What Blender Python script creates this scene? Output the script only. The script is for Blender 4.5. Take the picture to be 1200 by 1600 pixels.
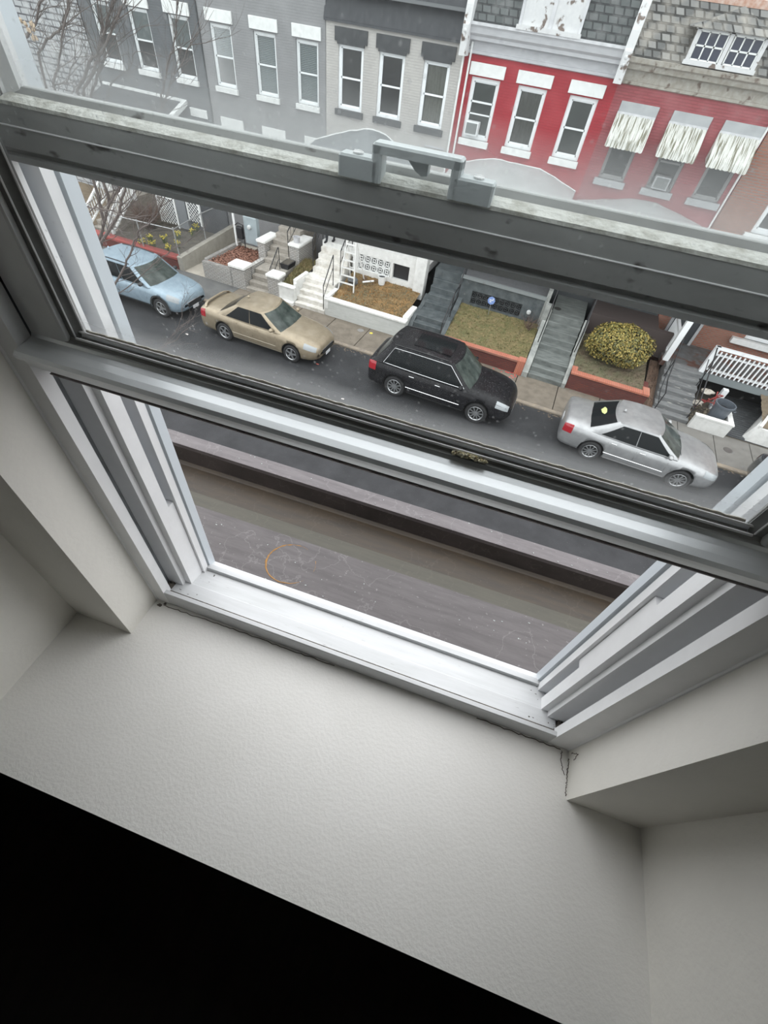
import bpy, bmesh, math, random
from mathutils import Vector, Matrix, noise
for o in list(bpy.data.objects): bpy.data.objects.remove(o, do_unlink=True)
SC = bpy.context.scene
COL = SC.collection
RNG = random.Random(7)
PI = math.pi
# ------------------------------------------------------------------ camera
# world: street frame. x along the street, y away from our building, z up, street level z = 0.
# the eye is at (0, 0, 8.8); the room is turned TH about the vertical against the street.
EYE = 8.8
TH = 0.08151778
cam = bpy.data.cameras.new('camera'); cam_o = bpy.data.objects.new('camera', cam); COL.objects.link(cam_o)
pit, rol, yaw = 0.8725908, 0.15785555, -0.19327712 - TH
F = Vector((math.cos(pit)*math.sin(yaw), math.cos(pit)*math.cos(yaw), -math.sin(pit)))
r0 = Vector((math.cos(yaw), -math.sin(yaw), 0)); u0 = r0.cross(F)
R_ = math.cos(rol)*r0 + math.sin(rol)*u0; U_ = -math.sin(rol)*r0 + math.cos(rol)*u0
cam_o.matrix_world = Matrix(((R_.x, U_.x, -F.x, 0), (R_.y, U_.y, -F.y, 0), (R_.z, U_.z, -F.z, EYE), (0, 0, 0, 1)))
cam.sensor_fit = 'VERTICAL'; cam.sensor_height = 24.0; cam.lens = 675.83/1600*24
cam.clip_start = 0.01; cam.clip_end = 400
SC.camera = cam_o
# ------------------------------------------------------------------ light
SC.view_settings.view_transform = 'Standard'; SC.view_settings.look = 'None'
SC.view_settings.gamma = 1; SC.view_settings.use_curve_mapping = False
SC.view_settings.exposure = 1.35
W = bpy.data.worlds.new('overcast'); SC.world = W; W.use_nodes = True
nt = W.node_tree; nt.nodes.clear()
wo = nt.nodes.new('ShaderNodeOutputWorld'); bg = nt.nodes.new('ShaderNodeBackground')
tc = nt.nodes.new('ShaderNodeTexCoord'); sx = nt.nodes.new('ShaderNodeSeparateXYZ'); rp = nt.nodes.new('ShaderNodeValToRGB')
nt.links.new(tc.outputs['Generated'], sx.inputs[0]); nt.links.new(sx.outputs['Z'], rp.inputs[0])
rp.color_ramp.elements[0].position = 0.0; rp.color_ramp.elements[0].color = (0.63, 0.64, 0.655, 1)
rp.color_ramp.elements[1].position = 0.75; rp.color_ramp.elements[1].color = (0.97, 0.985, 1.0, 1)
nt.links.new(rp.outputs[0], bg.inputs[0]); bg.inputs[1].default_value = 1.12; nt.links.new(bg.outputs[0], wo.inputs[0])

# ------------------------------------------------------------------ materials
def new_mat(name):
    m = bpy.data.materials.new(name); m.use_nodes = True; n = m.node_tree; n.nodes.clear(); return m, n
def lk(n, a, b): n.links.new(a, b)
def coords(n, scale=(1, 1, 1), rot=(0, 0, 0)):
    t = n.nodes.new('ShaderNodeTexCoord'); mp = n.nodes.new('ShaderNodeMapping')
    mp.inputs['Scale'].default_value = scale; mp.inputs['Rotation'].default_value = rot
    lk(n, t.outputs['Object'], mp.inputs[0]); return mp.outputs[0]
def c4(c): return (c[0], c[1], c[2], 1)
MATS = {}
def mat(name, c, rough=.6, metal=0, c2=None, nscale=8, ndet=4, bump=0, bscale=60, coat=0, lo=.35, hi=.65, stretch=(1, 1, 1), spec=.5, c3=None, s3=30, lo3=.62, hi3=.7):
    if name in MATS: return MATS[name]
    m, n = new_mat(name)
    out = n.nodes.new('ShaderNodeOutputMaterial'); b = n.nodes.new('ShaderNodeBsdfPrincipled'); lk(n, b.outputs[0], out.inputs[0])
    b.inputs['Base Color'].default_value = c4(c); b.inputs['Roughness'].default_value = rough; b.inputs['Metallic'].default_value = metal
    b.inputs['Coat Weight'].default_value = coat; b.inputs['Coat Roughness'].default_value = .08; b.inputs['Specular IOR Level'].default_value = spec
    v = None; last = None
    if c2 is not None:
        v = coords(n, stretch)
        nz = n.nodes.new('ShaderNodeTexNoise'); nz.inputs['Scale'].default_value = nscale; nz.inputs['Detail'].default_value = ndet; nz.inputs['Roughness'].default_value = .65
        lk(n, v, nz.inputs['Vector'])
        r = n.nodes.new('ShaderNodeValToRGB'); r.color_ramp.elements[0].position = lo; r.color_ramp.elements[1].position = hi
        r.color_ramp.elements[0].color = c4(c); r.color_ramp.elements[1].color = c4(c2)
        lk(n, nz.outputs['Fac'], r.inputs[0]); last = r.outputs[0]
        if c3 is not None:
            n3 = n.nodes.new('ShaderNodeTexNoise'); n3.inputs['Scale'].default_value = s3; n3.inputs['Detail'].default_value = 3; lk(n, v, n3.inputs['Vector'])
            r3 = n.nodes.new('ShaderNodeMapRange'); r3.inputs[1].default_value = lo3; r3.inputs[2].default_value = hi3; lk(n, n3.outputs['Fac'], r3.inputs[0])
            mx = n.nodes.new('ShaderNodeMix'); mx.data_type = 'RGBA'; lk(n, r3.outputs[0], mx.inputs['Factor']); lk(n, last, mx.inputs[6]); mx.inputs[7].default_value = c4(c3); last = mx.outputs[2]
        lk(n, last, b.inputs['Base Color'])
    if bump:
        if v is None: v = coords(n, stretch)
        nb = n.nodes.new('ShaderNodeTexNoise'); nb.inputs['Scale'].default_value = bscale; nb.inputs['Detail'].default_value = 4; lk(n, v, nb.inputs['Vector'])
        bp = n.nodes.new('ShaderNodeBump'); bp.inputs['Strength'].default_value = bump; bp.inputs['Distance'].default_value = 1.0/bscale
        lk(n, nb.outputs['Fac'], bp.inputs['Height']); lk(n, bp.outputs[0], b.inputs['Normal'])
    MATS[name] = m; return m
def brick(name, c1, c2, mortar, bw=.21, bh=.07, ms=.012, rough=.85, wear=None, bump=.6, off=.5, plane='xz', nsc=1.5):
    if name in MATS: return MATS[name]
    m, n = new_mat(name)
    out = n.nodes.new('ShaderNodeOutputMaterial'); b = n.nodes.new('ShaderNodeBsdfPrincipled'); lk(n, b.outputs[0], out.inputs[0]); b.inputs['Roughness'].default_value = rough
    t = n.nodes.new('ShaderNodeTexCoord'); s = n.nodes.new('ShaderNodeSeparateXYZ'); cx = n.nodes.new('ShaderNodeCombineXYZ')
    lk(n, t.outputs['Object'], s.inputs[0])
    if plane == 'xz':
        ad = n.nodes.new('ShaderNodeMath'); ad.operation = 'ADD'; lk(n, s.outputs['X'], ad.inputs[0]); lk(n, s.outputs['Y'], ad.inputs[1]); lk(n, ad.outputs[0], cx.inputs['X']); lk(n, s.outputs['Z'], cx.inputs['Y'])
    else: lk(n, s.outputs['X'], cx.inputs['X']); lk(n, s.outputs['Y'], cx.inputs['Y'])
    bt = n.nodes.new('ShaderNodeTexBrick'); bt.offset = off
    lk(n, cx.outputs[0], bt.inputs['Vector']); bt.inputs['Scale'].default_value = 1; bt.inputs['Brick Width'].default_value = bw; bt.inputs['Row Height'].default_value = bh
    bt.inputs['Mortar Size'].default_value = ms; bt.inputs['Mortar Smooth'].default_value = .3; bt.inputs['Bias'].default_value = 0
    bt.inputs['Color1'].default_value = c4(c1); bt.inputs['Color2'].default_value = c4(c2); bt.inputs['Mortar'].default_value = c4(mortar)
    last = bt.outputs['Color']
    if wear is not None:
        nz = n.nodes.new('ShaderNodeTexNoise'); nz.inputs['Scale'].default_value = nsc; nz.inputs['Detail'].default_value = 6; lk(n, t.outputs['Object'], nz.inputs['Vector'])
        mr = n.nodes.new('ShaderNodeMapRange'); mr.inputs[1].default_value = .45; mr.inputs[2].default_value = .75; lk(n, nz.outputs['Fac'], mr.inputs[0])
        mx = n.nodes.new('ShaderNodeMix'); mx.data_type = 'RGBA'; lk(n, mr.outputs[0], mx.inputs['Factor']); lk(n, last, mx.inputs[6]); mx.inputs[7].default_value = c4(wear); last = mx.outputs[2]
    lk(n, last, b.inputs['Base Color'])
    bp = n.nodes.new('ShaderNodeBump'); bp.inputs['Strength'].default_value = bump; bp.inputs['Distance'].default_value = .012; bp.invert = True
    lk(n, bt.outputs['Fac'], bp.inputs['Height']); lk(n, bp.outputs[0], b.inputs['Normal'])
    MATS[name] = m; return m
def dirty_glass(name, base, speck, nsc=14, edge=None):
    """thin window glass: clear and glossy, with a film of dust and rain spots that catches the daylight"""
    m, n = new_mat(name)
    out = n.nodes.new('ShaderNodeOutputMaterial')
    tr = n.nodes.new('ShaderNodeBsdfTransparent'); tr.inputs[0].default_value = (.93, .955, .95, 1)
    gl = n.nodes.new('ShaderNodeBsdfGlossy'); gl.inputs['Roughness'].default_value = .03
    fr = n.nodes.new('ShaderNodeFresnel'); fr.inputs[0].default_value = 1.35
    m1 = n.nodes.new('ShaderNodeMixShader'); lk(n, fr.outputs[0], m1.inputs[0]); lk(n, tr.outputs[0], m1.inputs[1]); lk(n, gl.outputs[0], m1.inputs[2])
    di = n.nodes.new('ShaderNodeBsdfDiffuse'); di.inputs[0].default_value = (.62, .64, .64, 1)
    tl = n.nodes.new('ShaderNodeBsdfTranslucent'); tl.inputs[0].default_value = (.66, .68, .68, 1)
    m2 = n.nodes.new('ShaderNodeMixShader'); m2.inputs[0].default_value = .55; lk(n, di.outputs[0], m2.inputs[1]); lk(n, tl.outputs[0], m2.inputs[2])
    v = coords(n)
    nz = n.nodes.new('ShaderNodeTexNoise'); nz.inputs['Scale'].default_value = nsc; nz.inputs['Detail'].default_value = 5; lk(n, v, nz.inputs['Vector'])
    a = n.nodes.new('ShaderNodeMapRange'); a.inputs[1].default_value = .3; a.inputs[2].default_value = .75; a.inputs[3].default_value = base*.5; a.inputs[4].default_value = base*1.6; lk(n, nz.outputs['Fac'], a.inputs[0])
    vo = n.nodes.new('ShaderNodeTexVoronoi'); vo.inputs['Scale'].default_value = 170; lk(n, v, vo.inputs['Vector'])
    n2 = n.nodes.new('ShaderNodeTexNoise'); n2.inputs['Scale'].default_value = 22; lk(n, v, n2.inputs['Vector'])
    bmr = n.nodes.new('ShaderNodeMapRange'); bmr.inputs[1].default_value = .26; bmr.inputs[2].default_value = .08; bmr.inputs[3].default_value = 0; bmr.inputs[4].default_value = 1; lk(n, vo.outputs['Distance'], bmr.inputs[0])
    nmr = n.nodes.new('ShaderNodeMapRange'); nmr.inputs[1].default_value = .45; nmr.inputs[2].default_value = .75; nmr.inputs[3].default_value = 0; nmr.inputs[4].default_value = speck; lk(n, n2.outputs['Fac'], nmr.inputs[0])
    mu = n.nodes.new('ShaderNodeMath'); mu.operation = 'MULTIPLY'; lk(n, bmr.outputs[0], mu.inputs[0]); lk(n, nmr.outputs[0], mu.inputs[1])
    ad = n.nodes.new('ShaderNodeMath'); ad.operation = 'ADD'; ad.use_clamp = True; lk(n, a.outputs[0], ad.inputs[0]); lk(n, mu.outputs[0], ad.inputs[1]); fac = ad.outputs[0]
    if edge is not None:      # grime gathered along the lower edge of the pane (z0 = edge height, zr = reach, amount)
        z0, zr, amt = edge
        s = n.nodes.new('ShaderNodeSeparateXYZ'); lk(n, v, s.inputs[0])
        wob = n.nodes.new('ShaderNodeTexNoise'); wob.inputs['Scale'].default_value = 9; wob.inputs['Detail'].default_value = 5; lk(n, v, wob.inputs['Vector'])
        w2 = n.nodes.new('ShaderNodeMath'); w2.operation = 'MULTIPLY_ADD'; w2.inputs[1].default_value = -zr*1.6; lk(n, wob.outputs['Fac'], w2.inputs[0]); lk(n, s.outputs['Z'], w2.inputs[2])
        er = n.nodes.new('ShaderNodeMapRange'); er.inputs[1].default_value = z0-zr*.8; er.inputs[2].default_value = z0+zr*.3; er.inputs[3].default_value = amt; er.inputs[4].default_value = 0; lk(n, w2.outputs[0], er.inputs[0])
        ad2 = n.nodes.new('ShaderNodeMath'); ad2.operation = 'ADD'; ad2.use_clamp = True; lk(n, fac, ad2.inputs[0]); lk(n, er.outputs[0], ad2.inputs[1]); fac = ad2.outputs[0]
    m3 = n.nodes.new('ShaderNodeMixShader'); lk(n, fac, m3.inputs[0]); lk(n, m1.outputs[0], m3.inputs[1]); lk(n, m2.outputs[0], m3.inputs[2])
    lk(n, m3.outputs[0], out.inputs[0]); MATS[name] = m; return m

WALL = mat('wall_paint', (.87, .85, .79), .5, bump=.10, bscale=140, c2=(.82, .80, .745), nscale=5)
LEDGE = mat('ledge_paint', (.92, .905, .87), .42, bump=.14, bscale=190, c2=(.87, .855, .815), nscale=4)
FRM = mat('frame_white', (.90, .905, .91), .35, c2=(.85, .855, .86), nscale=14, bump=.04, bscale=60)
RAILB = mat('sash_satin_white', (.84, .86, .88), .30, .45, c2=(.78, .80, .82), nscale=10, stretch=(.2, 1, 1))
FRMD = mat('frame_dirty_white', (.76, .78, .79), .45, c2=(.58, .59, .58), nscale=30, ndet=6, stretch=(1, 1, .25), lo=.45, hi=.75, c3=(.12, .11, .10), s3=120, lo3=.68, hi3=.74)
SILL = mat('sill_track', (.66, .67, .68), .38, c2=(.54, .55, .55), nscale=16, ndet=6, stretch=(.3, 3, 1), lo=.4, hi=.75, c3=(.35, .34, .33), s3=160, lo3=.7, hi3=.76)
SCREEN = mat('outer_fin_blue_white', (.66, .71, .75), .3)
CHAN = mat('channel_grey', (.30, .32, .34), .5, c2=(.2, .21, .22), nscale=30)
CHANB = mat('channel_blue_grey', (.20, .24, .30), .4)
GRIME = mat('grime', (.05, .045, .04), .9, c2=(.16, .14, .12), nscale=90, bump=.8, bscale=200)
BEAD = mat('glazing_bead_grey', (.34, .34, .33), .45, c2=(.22, .22, .21), nscale=30, stretch=(.2, 1, 1))
BEADL = mat('glazing_bead_highlight', (.92, .92, .92), .3)
RAILM = mat('meeting_rail', (.52, .53, .52), .5, c2=(.36, .36, .35), nscale=12, ndet=6, stretch=(.5, 1, 1), c3=(.10, .09, .08), s3=90, lo3=.64, hi3=.74)
RUBBER = mat('weather_strip', (.30, .27, .26), .8, c2=(.20, .18, .17), nscale=40)
CREAM = mat('weathered_cream_bead', (.80, .80, .75), .6, c2=(.50, .49, .43), nscale=60, lo=.45, hi=.7, bump=.4, bscale=150)
HANDLE = mat('handle_zinc', (.66, .70, .71), .4, c2=(.56, .60, .61), nscale=20, bump=.1, bscale=90)
GL_LOW = dirty_glass('lower_pane', .022, .45, edge=(.565, .014, .35))
GL_UP = dirty_glass('upper_pane', .050, .20, nsc=7, edge=(.738, .022, .40))
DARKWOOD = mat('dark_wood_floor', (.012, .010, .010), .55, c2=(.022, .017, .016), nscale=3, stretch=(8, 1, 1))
ASPH = mat('asphalt', (.026, .027, .029), .7, spec=.3, c2=(.040, .041, .044), nscale=1.3, ndet=8, bump=.35, bscale=40, c3=(.14, .14, .14), s3=26, lo3=.7, hi3=.78)
CONC = mat('sidewalk_concrete', (.14, .118, .092), .8, c2=(.20, .17, .135), nscale=3, ndet=8, c3=(.09, .08, .07), s3=18, lo3=.62, hi3=.75)
CONCG = mat('sidewalk_grey', (.15, .142, .13), .8, c2=(.19, .182, .167), nscale=3, ndet=6)
KERB = mat('kerb_tan', (.30, .25, .19), .8, c2=(.2, .17, .14), nscale=6)
DARKAS = mat('patched_dark_walk', (.10, .10, .10), .7, c2=(.14, .14, .135), nscale=2)
GRAVEL = mat('far_gravel', (.16, .15, .13), .9)

def smooth_all(me, on=True):
    for p in me.polygons: p.use_smooth = on
# ------------------------------------------------------------------ mesh builder
ORG = {}; FRAME = {}
class MB:
    def __init__(s): s.v = []; s.f = []; s.m = []; s.mi = 0; s.sm = []; s.smooth = False
    def add(s, vs, fs):
        b = len(s.v); s.v += [tuple(p) for p in vs]
        for f in fs: s.f.append(tuple(b+i for i in f)); s.m.append(s.mi); s.sm.append(s.smooth)
        return s
    def box(s, x0, x1, y0, y1, z0, z1):
        return s.add([(x0, y0, z0), (x1, y0, z0), (x1, y1, z0), (x0, y1, z0), (x0, y0, z1), (x1, y0, z1), (x1, y1, z1), (x0, y1, z1)],
                     [(0, 3, 2, 1), (4, 5, 6, 7), (0, 1, 5, 4), (1, 2, 6, 5), (2, 3, 7, 6), (3, 0, 4, 7)])
    def bbox(s, x0, x1, y0, y1, z0, z1, b=.01):
        """box with chamfered top and vertical edges"""
        ring = lambda i, z: [(x0+i, y0, z), (x1-i, y0, z), (x1, y0+i, z), (x1, y1-i, z), (x1-i, y1, z), (x0+i, y1, z), (x0, y1-i, z), (x0, y0+i, z)]
        a = ring(b, z0); c = ring(b, z1-b)
        d = [(min(max(p[0], x0+b), x1-b), min(max(p[1], y0+b), y1-b), z1) for p in ring(b*1.5, z1)]
        fs = [tuple(reversed(range(8)))]+[(i, (i+1) % 8, 8+(i+1) % 8, 8+i) for i in range(8)]+[(8+i, 8+(i+1) % 8, 16+(i+1) % 8, 16+i) for i in range(8)]+[tuple(range(16, 24))]
        return s.add(a+c+d, fs)
    def obox(s, c, sz, ax, ay, az):
        c = Vector(c); ax, ay, az = Vector(ax).normalized(), Vector(ay).normalized(), Vector(az).normalized(); vs = []
        for k in (-1, 1):
            for i, j in ((-1, -1), (1, -1), (1, 1), (-1, 1)): vs.append(c+ax*i*sz[0]/2+ay*j*sz[1]/2+az*k*sz[2]/2)
        return s.add(vs, [(0, 3, 2, 1), (4, 5, 6, 7), (0, 1, 5, 4), (1, 2, 6, 5), (2, 3, 7, 6), (3, 0, 4, 7)])
    def bar(s, p0, p1, w, h, up=(0, 0, 1)):
        p0, p1 = Vector(p0), Vector(p1); d = p1-p0; L = d.length; d.normalize(); side = d.cross(Vector(up))
        if side.length < 1e-4: side = d.cross(Vector((0, 1, 0)))
        side.normalize(); u = side.cross(d); return s.obox((p0+p1)/2, (L, w, h), d, side, u)
    def prism(s, pts, axis, a, b, cap=True):
        """pts 2-D in the plane of the other two axes (x:(y,z) y:(x,z) z:(x,y)), extruded a..b"""
        def P(q, t): return {'x': (t, q[0], q[1]), 'y': (q[0], t, q[1]), 'z': (q[0], q[1], t)}[axis]
        n = len(pts); vs = [P(q, a) for q in pts]+[P(q, b) for q in pts]
        fs = [(i, (i+1) % n, n+(i+1) % n, n+i) for i in range(n)]
        if cap: fs += [tuple(reversed(range(n))), tuple(range(n, 2*n))]
        return s.add(vs, fs)
    def tube(s, pts, r, n=8, cap=True):
        pts = [Vector(p) for p in pts]; rr = r if isinstance(r, (list, tuple)) else [r]*len(pts); vs = []; fs = []
        for i, p in enumerate(pts):
            d = (pts[min(i+1, len(pts)-1)]-pts[max(i-1, 0)]).normalized(); a = d.cross(Vector((0, 0, 1)))
            if a.length < .05: a = d.cross(Vector((0, 1, 0)))
            a.normalize(); b = d.cross(a)
            for k in range(n): t = 2*PI*k/n; vs.append(p+(a*math.cos(t)+b*math.sin(t))*rr[i])
        for i in range(len(pts)-1):
            for k in range(n): fs.append((i*n+k, i*n+(k+1) % n, (i+1)*n+(k+1) % n, (i+1)*n+k))
        if cap: fs += [tuple(reversed(range(n))), tuple(range((len(pts)-1)*n, len(pts)*n))]
        return s.add(vs, fs)
    def lathe(s, prof, c, axis='z', n=20, cap=True):
        vs = []; fs = []; c = Vector(c)
        for (r, h) in prof:
            for k in range(n):
                t = 2*PI*k/n; q = (r*math.cos(t), r*math.sin(t), h)
                vs.append(c+Vector({'z': q, 'y': (q[0], q[2], q[1]), 'x': (q[2], q[0], q[1])}[axis]))
        for i in range(len(prof)-1):
            for k in range(n): fs.append((i*n+k, i*n+(k+1) % n, (i+1)*n+(k+1) % n, (i+1)*n+k))
        if cap: fs += [tuple(reversed(range(n))), tuple(range((len(prof)-1)*n, len(prof)*n))]
        return s.add(vs, fs)
    def grid(s, P, nu, nv, close_u=False):
        vs = [P(i, j) for j in range(nv) for i in range(nu)]; fs = []
        for j in range(nv-1):
            for i in range(nu if close_u else nu-1): fs.append((j*nu+i, j*nu+(i+1) % nu, (j+1)*nu+(i+1) % nu, (j+1)*nu+i))
        return s.add(vs, fs)
    def blob(s, c, r, n=10, m=7, jit=.0, seed=0):
        rg = random.Random(seed); c = Vector(c)
        def P(i, j):
            t = 2*PI*i/n; p = PI*(j/(m-1)-.5); k = 1+rg.uniform(-jit, jit)
            return c+Vector((r[0]*math.cos(p)*math.cos(t)*k, r[1]*math.cos(p)*math.sin(t)*k, r[2]*math.sin(p)*k))
        return s.grid(P, n, m, True)
    def mesh(s, name, mats, org):
        me = bpy.data.meshes.new(name); me.from_pydata([(p[0]-org[0], p[1]-org[1], p[2]-org[2]) for p in s.v], [], s.f)
        for m in (mats if isinstance(mats, (list, tuple)) else [mats]): me.materials.append(m)
        for p, mi, sm in zip(me.polygons, s.m, s.sm): p.material_index = mi; p.use_smooth = sm
        me.update(); bm = bmesh.new(); bm.from_mesh(me); bmesh.ops.recalc_face_normals(bm, faces=bm.faces); bm.to_mesh(me); bm.free()
        return me
def place(o, org, frame):
    o.location = org; ORG[o] = tuple(org); FRAME[o] = frame
    if frame == 'room': o.location = Matrix.Rotation(TH, 3, 'Z') @ Vector(org); o.rotation_euler = (0, 0, TH)
def props(o, label=None, cat=None, group=None, kind=None):
    if label: o['label'] = label
    if cat: o['category'] = cat
    if group: o['group'] = group
    if kind: o['kind'] = kind
    return o
def thing(name, label, cat, org, group=None, frame='street', kind=None):
    o = bpy.data.objects.new(name, None); o.empty_display_size = .1; COL.objects.link(o); place(o, org, frame); return props(o, label, cat, group, kind)
def part(name, mb, m, parent, label=None, kind=None):
    org = ORG[parent]; o = bpy.data.objects.new(name, mb.mesh(name, m, org)); COL.objects.link(o); o.parent = parent; ORG[o] = org; FRAME[o] = 'child'
    return props(o, label, kind=kind)
def solo(name, mb, m, label, cat, org=None, group=None, frame='street', kind=None):
    if org is None:
        xs = [p[0] for p in mb.v]; ys = [p[1] for p in mb.v]; zs = [p[2] for p in mb.v]; org = ((min(xs)+max(xs))/2, (min(ys)+max(ys))/2, min(zs))
    o = bpy.data.objects.new(name, mb.mesh(name, m, org)); COL.objects.link(o); place(o, org, frame); return props(o, label, cat, group, kind)
def struct(name, mb, m, frame='street', label=None, org=(0, 0, 0)):
    return solo(name, mb, m, label, None, org, frame=frame, kind='structure')
def ZR(z): return EYE+z

# ================================================================== THE ROOM (room frame)
XL, XR = -.445, .297            # front edges of the window jambs
RL, RR = -.472, .332            # reveals
NL, NR = -.588, .449            # alcove sides
HEAD = ZR(.60)
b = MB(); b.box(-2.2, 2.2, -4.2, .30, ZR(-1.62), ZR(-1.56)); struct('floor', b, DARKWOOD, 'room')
b = MB(); b.box(-2.2, 2.2, -4.2, .384, ZR(.95), ZR(1.05)); struct('ceiling', b, WALL, 'room')
b = MB(); b.box(NL-.001, NR+.001, -.046, .2795, ZR(-1.56), ZR(-.80)); b.mi = 0
b.box(RL-.0, RR+.0, .19, .2795, ZR(-.81), ZR(-.8002))
struct('trim_1', b, LEDGE, 'room', 'deep white painted ledge below the window')
def side_wall(name, xa, xb):
    b = MB(); b.box(xa, xb, -.046, .20, ZR(-1.56), ZR(.95)); struct(name, b, WALL, 'room')
side_wall('wall_alcove_left', NL-.25, NL); side_wall('wall_alcove_right', NR, NR+.25)
b = MB()
b.box(-2.4, RL, .20, .384, ZR(-1.56), ZR(.95)); b.box(RR, 2.4, .20, .384, ZR(-1.56), ZR(.95)); b.box(RL, RR, .20, .384, HEAD+.005, ZR(.95)); b.box(RL, RR, .2795, .375, ZR(-1.56), ZR(-.80))
b.box(-2.2, NL-.25, -.046, .20, ZR(-1.56), ZR(.95)); b.box(NR+.25, 2.2, -.046, .20, ZR(-1.56), ZR(.95))
struct('wall_front', b, WALL, 'room')
b = MB(); b.box(-2.4, 2.4, -4.3, -4.2, ZR(-1.56), ZR(.95)); struct('wall_back', b, WALL, 'room')
b = MB(); b.box(-2.4, -2.2, -4.2, .2, ZR(-1.56), ZR(.95)); struct('wall_left', b, WALL, 'room')
b = MB(); b.box(2.2, 2.4, -4.2, .2, ZR(-1.56), ZR(.95)); struct('wall_right', b, WALL, 'room')
# cracked caulk lines where the frame meets ledge and reveals
CAULK = mat('caulk_crack', (.16, .14, .12), .9)
def wob(pts, r, n=24, amp=.0012, seed=1):
    rg = random.Random(seed); out = []
    for i in range(len(pts)-1):
        a, c = Vector(pts[i]), Vector(pts[i+1])
        for k in range(n): out.append(a.lerp(c, k/n)+Vector((rg.uniform(-amp, amp), rg.uniform(-amp, amp), rg.uniform(-amp*.3, amp*.3))))
    out.append(Vector(pts[-1])); return out
b = MB(); zl = ZR(-.7995)
b.tube(wob([(-.455, .268, zl), (-.30, .2715, zl), (-.10, .273, zl)], .001, seed=2), .0007, 4)
b.tube(wob([(.17, .273, zl), (.318, .2725, zl)], .001, seed=3), .0008, 4)
b.tube(wob([(RR-.001, .262, ZR(-.795)), (RR-.001, .235, ZR(-.80)), (RR-.002, .205, ZR(-.80))], .001, seed=4), .0008, 4)
b.tube(wob([(RR-.012, .27, ZR(-.7995)), (RR-.012, .25, ZR(-.7995)), (RR-.005, .235, ZR(-.7995))], .001, 10, seed=5), .0007, 4)
b.tube(wob([(RR-.001, .268, ZR(-.785)), (RR-.001, .262, ZR(-.76)), (RR-.001, .255, ZR(-.775))], .001, 10, seed=6), .0006, 4)
b.blob((RL+.012, .266, ZR(-.799)), (.004, .003, .001), jit=.4, seed=3)
b.blob((RL+.020, .272, ZR(-.7985)), (.003, .002, .001), jit=.4, seed=4)
struct('trim_2', b, CAULK, 'room', 'cracked caulk line along the foot of the window frame')

# ------------------------------------------------------------------ the window
win = thing('window_1', 'white metal double hung window with its lower sash pushed up', None, (-.074, .28, ZR(-.80)), None, 'room', 'structure')
def jamb(side, nz0, nz1):
    """one jamb: flange, inner track, parting ridge, outer track with its cover strip, outer fin. side -1 left, +1 right"""
    off = 0 if side < 0 else .0
    def X(l): return l if side < 0 else (-.148-l)
    if side < 0: xs = dict(a=-.445, rec=-.462, b=-.431, s=-.419, c=-.419, rec2=-.437, d=-.414, e=-.411, out=RL)
    else: xs = dict(a=.295, rec=.316, b=.283, s=.272, c=.272, rec2=.289, d=.266, e=.262, out=RR)
    z0, z1 = ZR(-.80), HEAD
    j = MB()
    def slab(xa, ya, yb, za=z0, zb=z1, mi=0): j.mi = mi; j.box(min(xa, xs['out']), max(xa, xs['out']), ya, yb, za, zb)
    slab(xs['a'], .2797, .2925)
    slab(xs['rec'], .2925, .309, mi=1)
    slab(xs['b'], .309, .3185)
    slab(xs['s'], .3185, .340)
    slab(xs['rec2'], .340, .353, mi=2)
    slab(xs['d'], .353, .366)
    slab(xs['d']+(-.004 if side < 0 else .004), .366, .369)
    j.mi = 3; j.box(min(xs['e'], xs['out']), max(xs['e'], xs['out']), .369, .385, z0, z1)
    o = part('window_jamb', j, [FRM, CHAN, CHANB, SCREEN], win)
    c = MB(); x = xs['c']; c.box(min(x, xs['rec2']), max(x, xs['rec2']), .340, .3522, nz0, nz1); part('track_cover', c, FRM, o)
    # flange face of the jamb towards the room
    f = MB(); f.box(min(xs['a'], xs['out']), max(xs['a'], xs['out']), .2755, .2797, z0, z1)
    f.tube([(xs['out']*.985+xs['a']*.015, .276, z0), (xs['out']*.985+xs['a']*.015, .276, z1)], .003, 6)
    part('jamb_flange', f, FRM, o)
    g = MB(); g.blob(((xs['rec']+xs['a'])/2, .300, ZR(-.778)), (.010, .010, .008), jit=.35, seed=side+5); g.blob(((xs['b']+xs['rec'])/2, .316, ZR(-.782)), (.006, .006, .004), jit=.35, seed=side+9)
    part('grime', g, GRIME, o)
    # small screws in the outer track
    for zz in (-.36, -.375):
        q = MB(); xx = xs['rec2']; q.lathe([(.004, -.001), (.004, .0012), (.002, .002)], (xx+(.0005 if side < 0 else -.0005), .3465, ZR(zz)), 'x', 10); part('screw', q, CHAN, o)
    return o
JL = jamb(-1, ZR(-.80), ZR(-.567)); JR = jamb(1, ZR(-.628), ZR(-.425))
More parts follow.
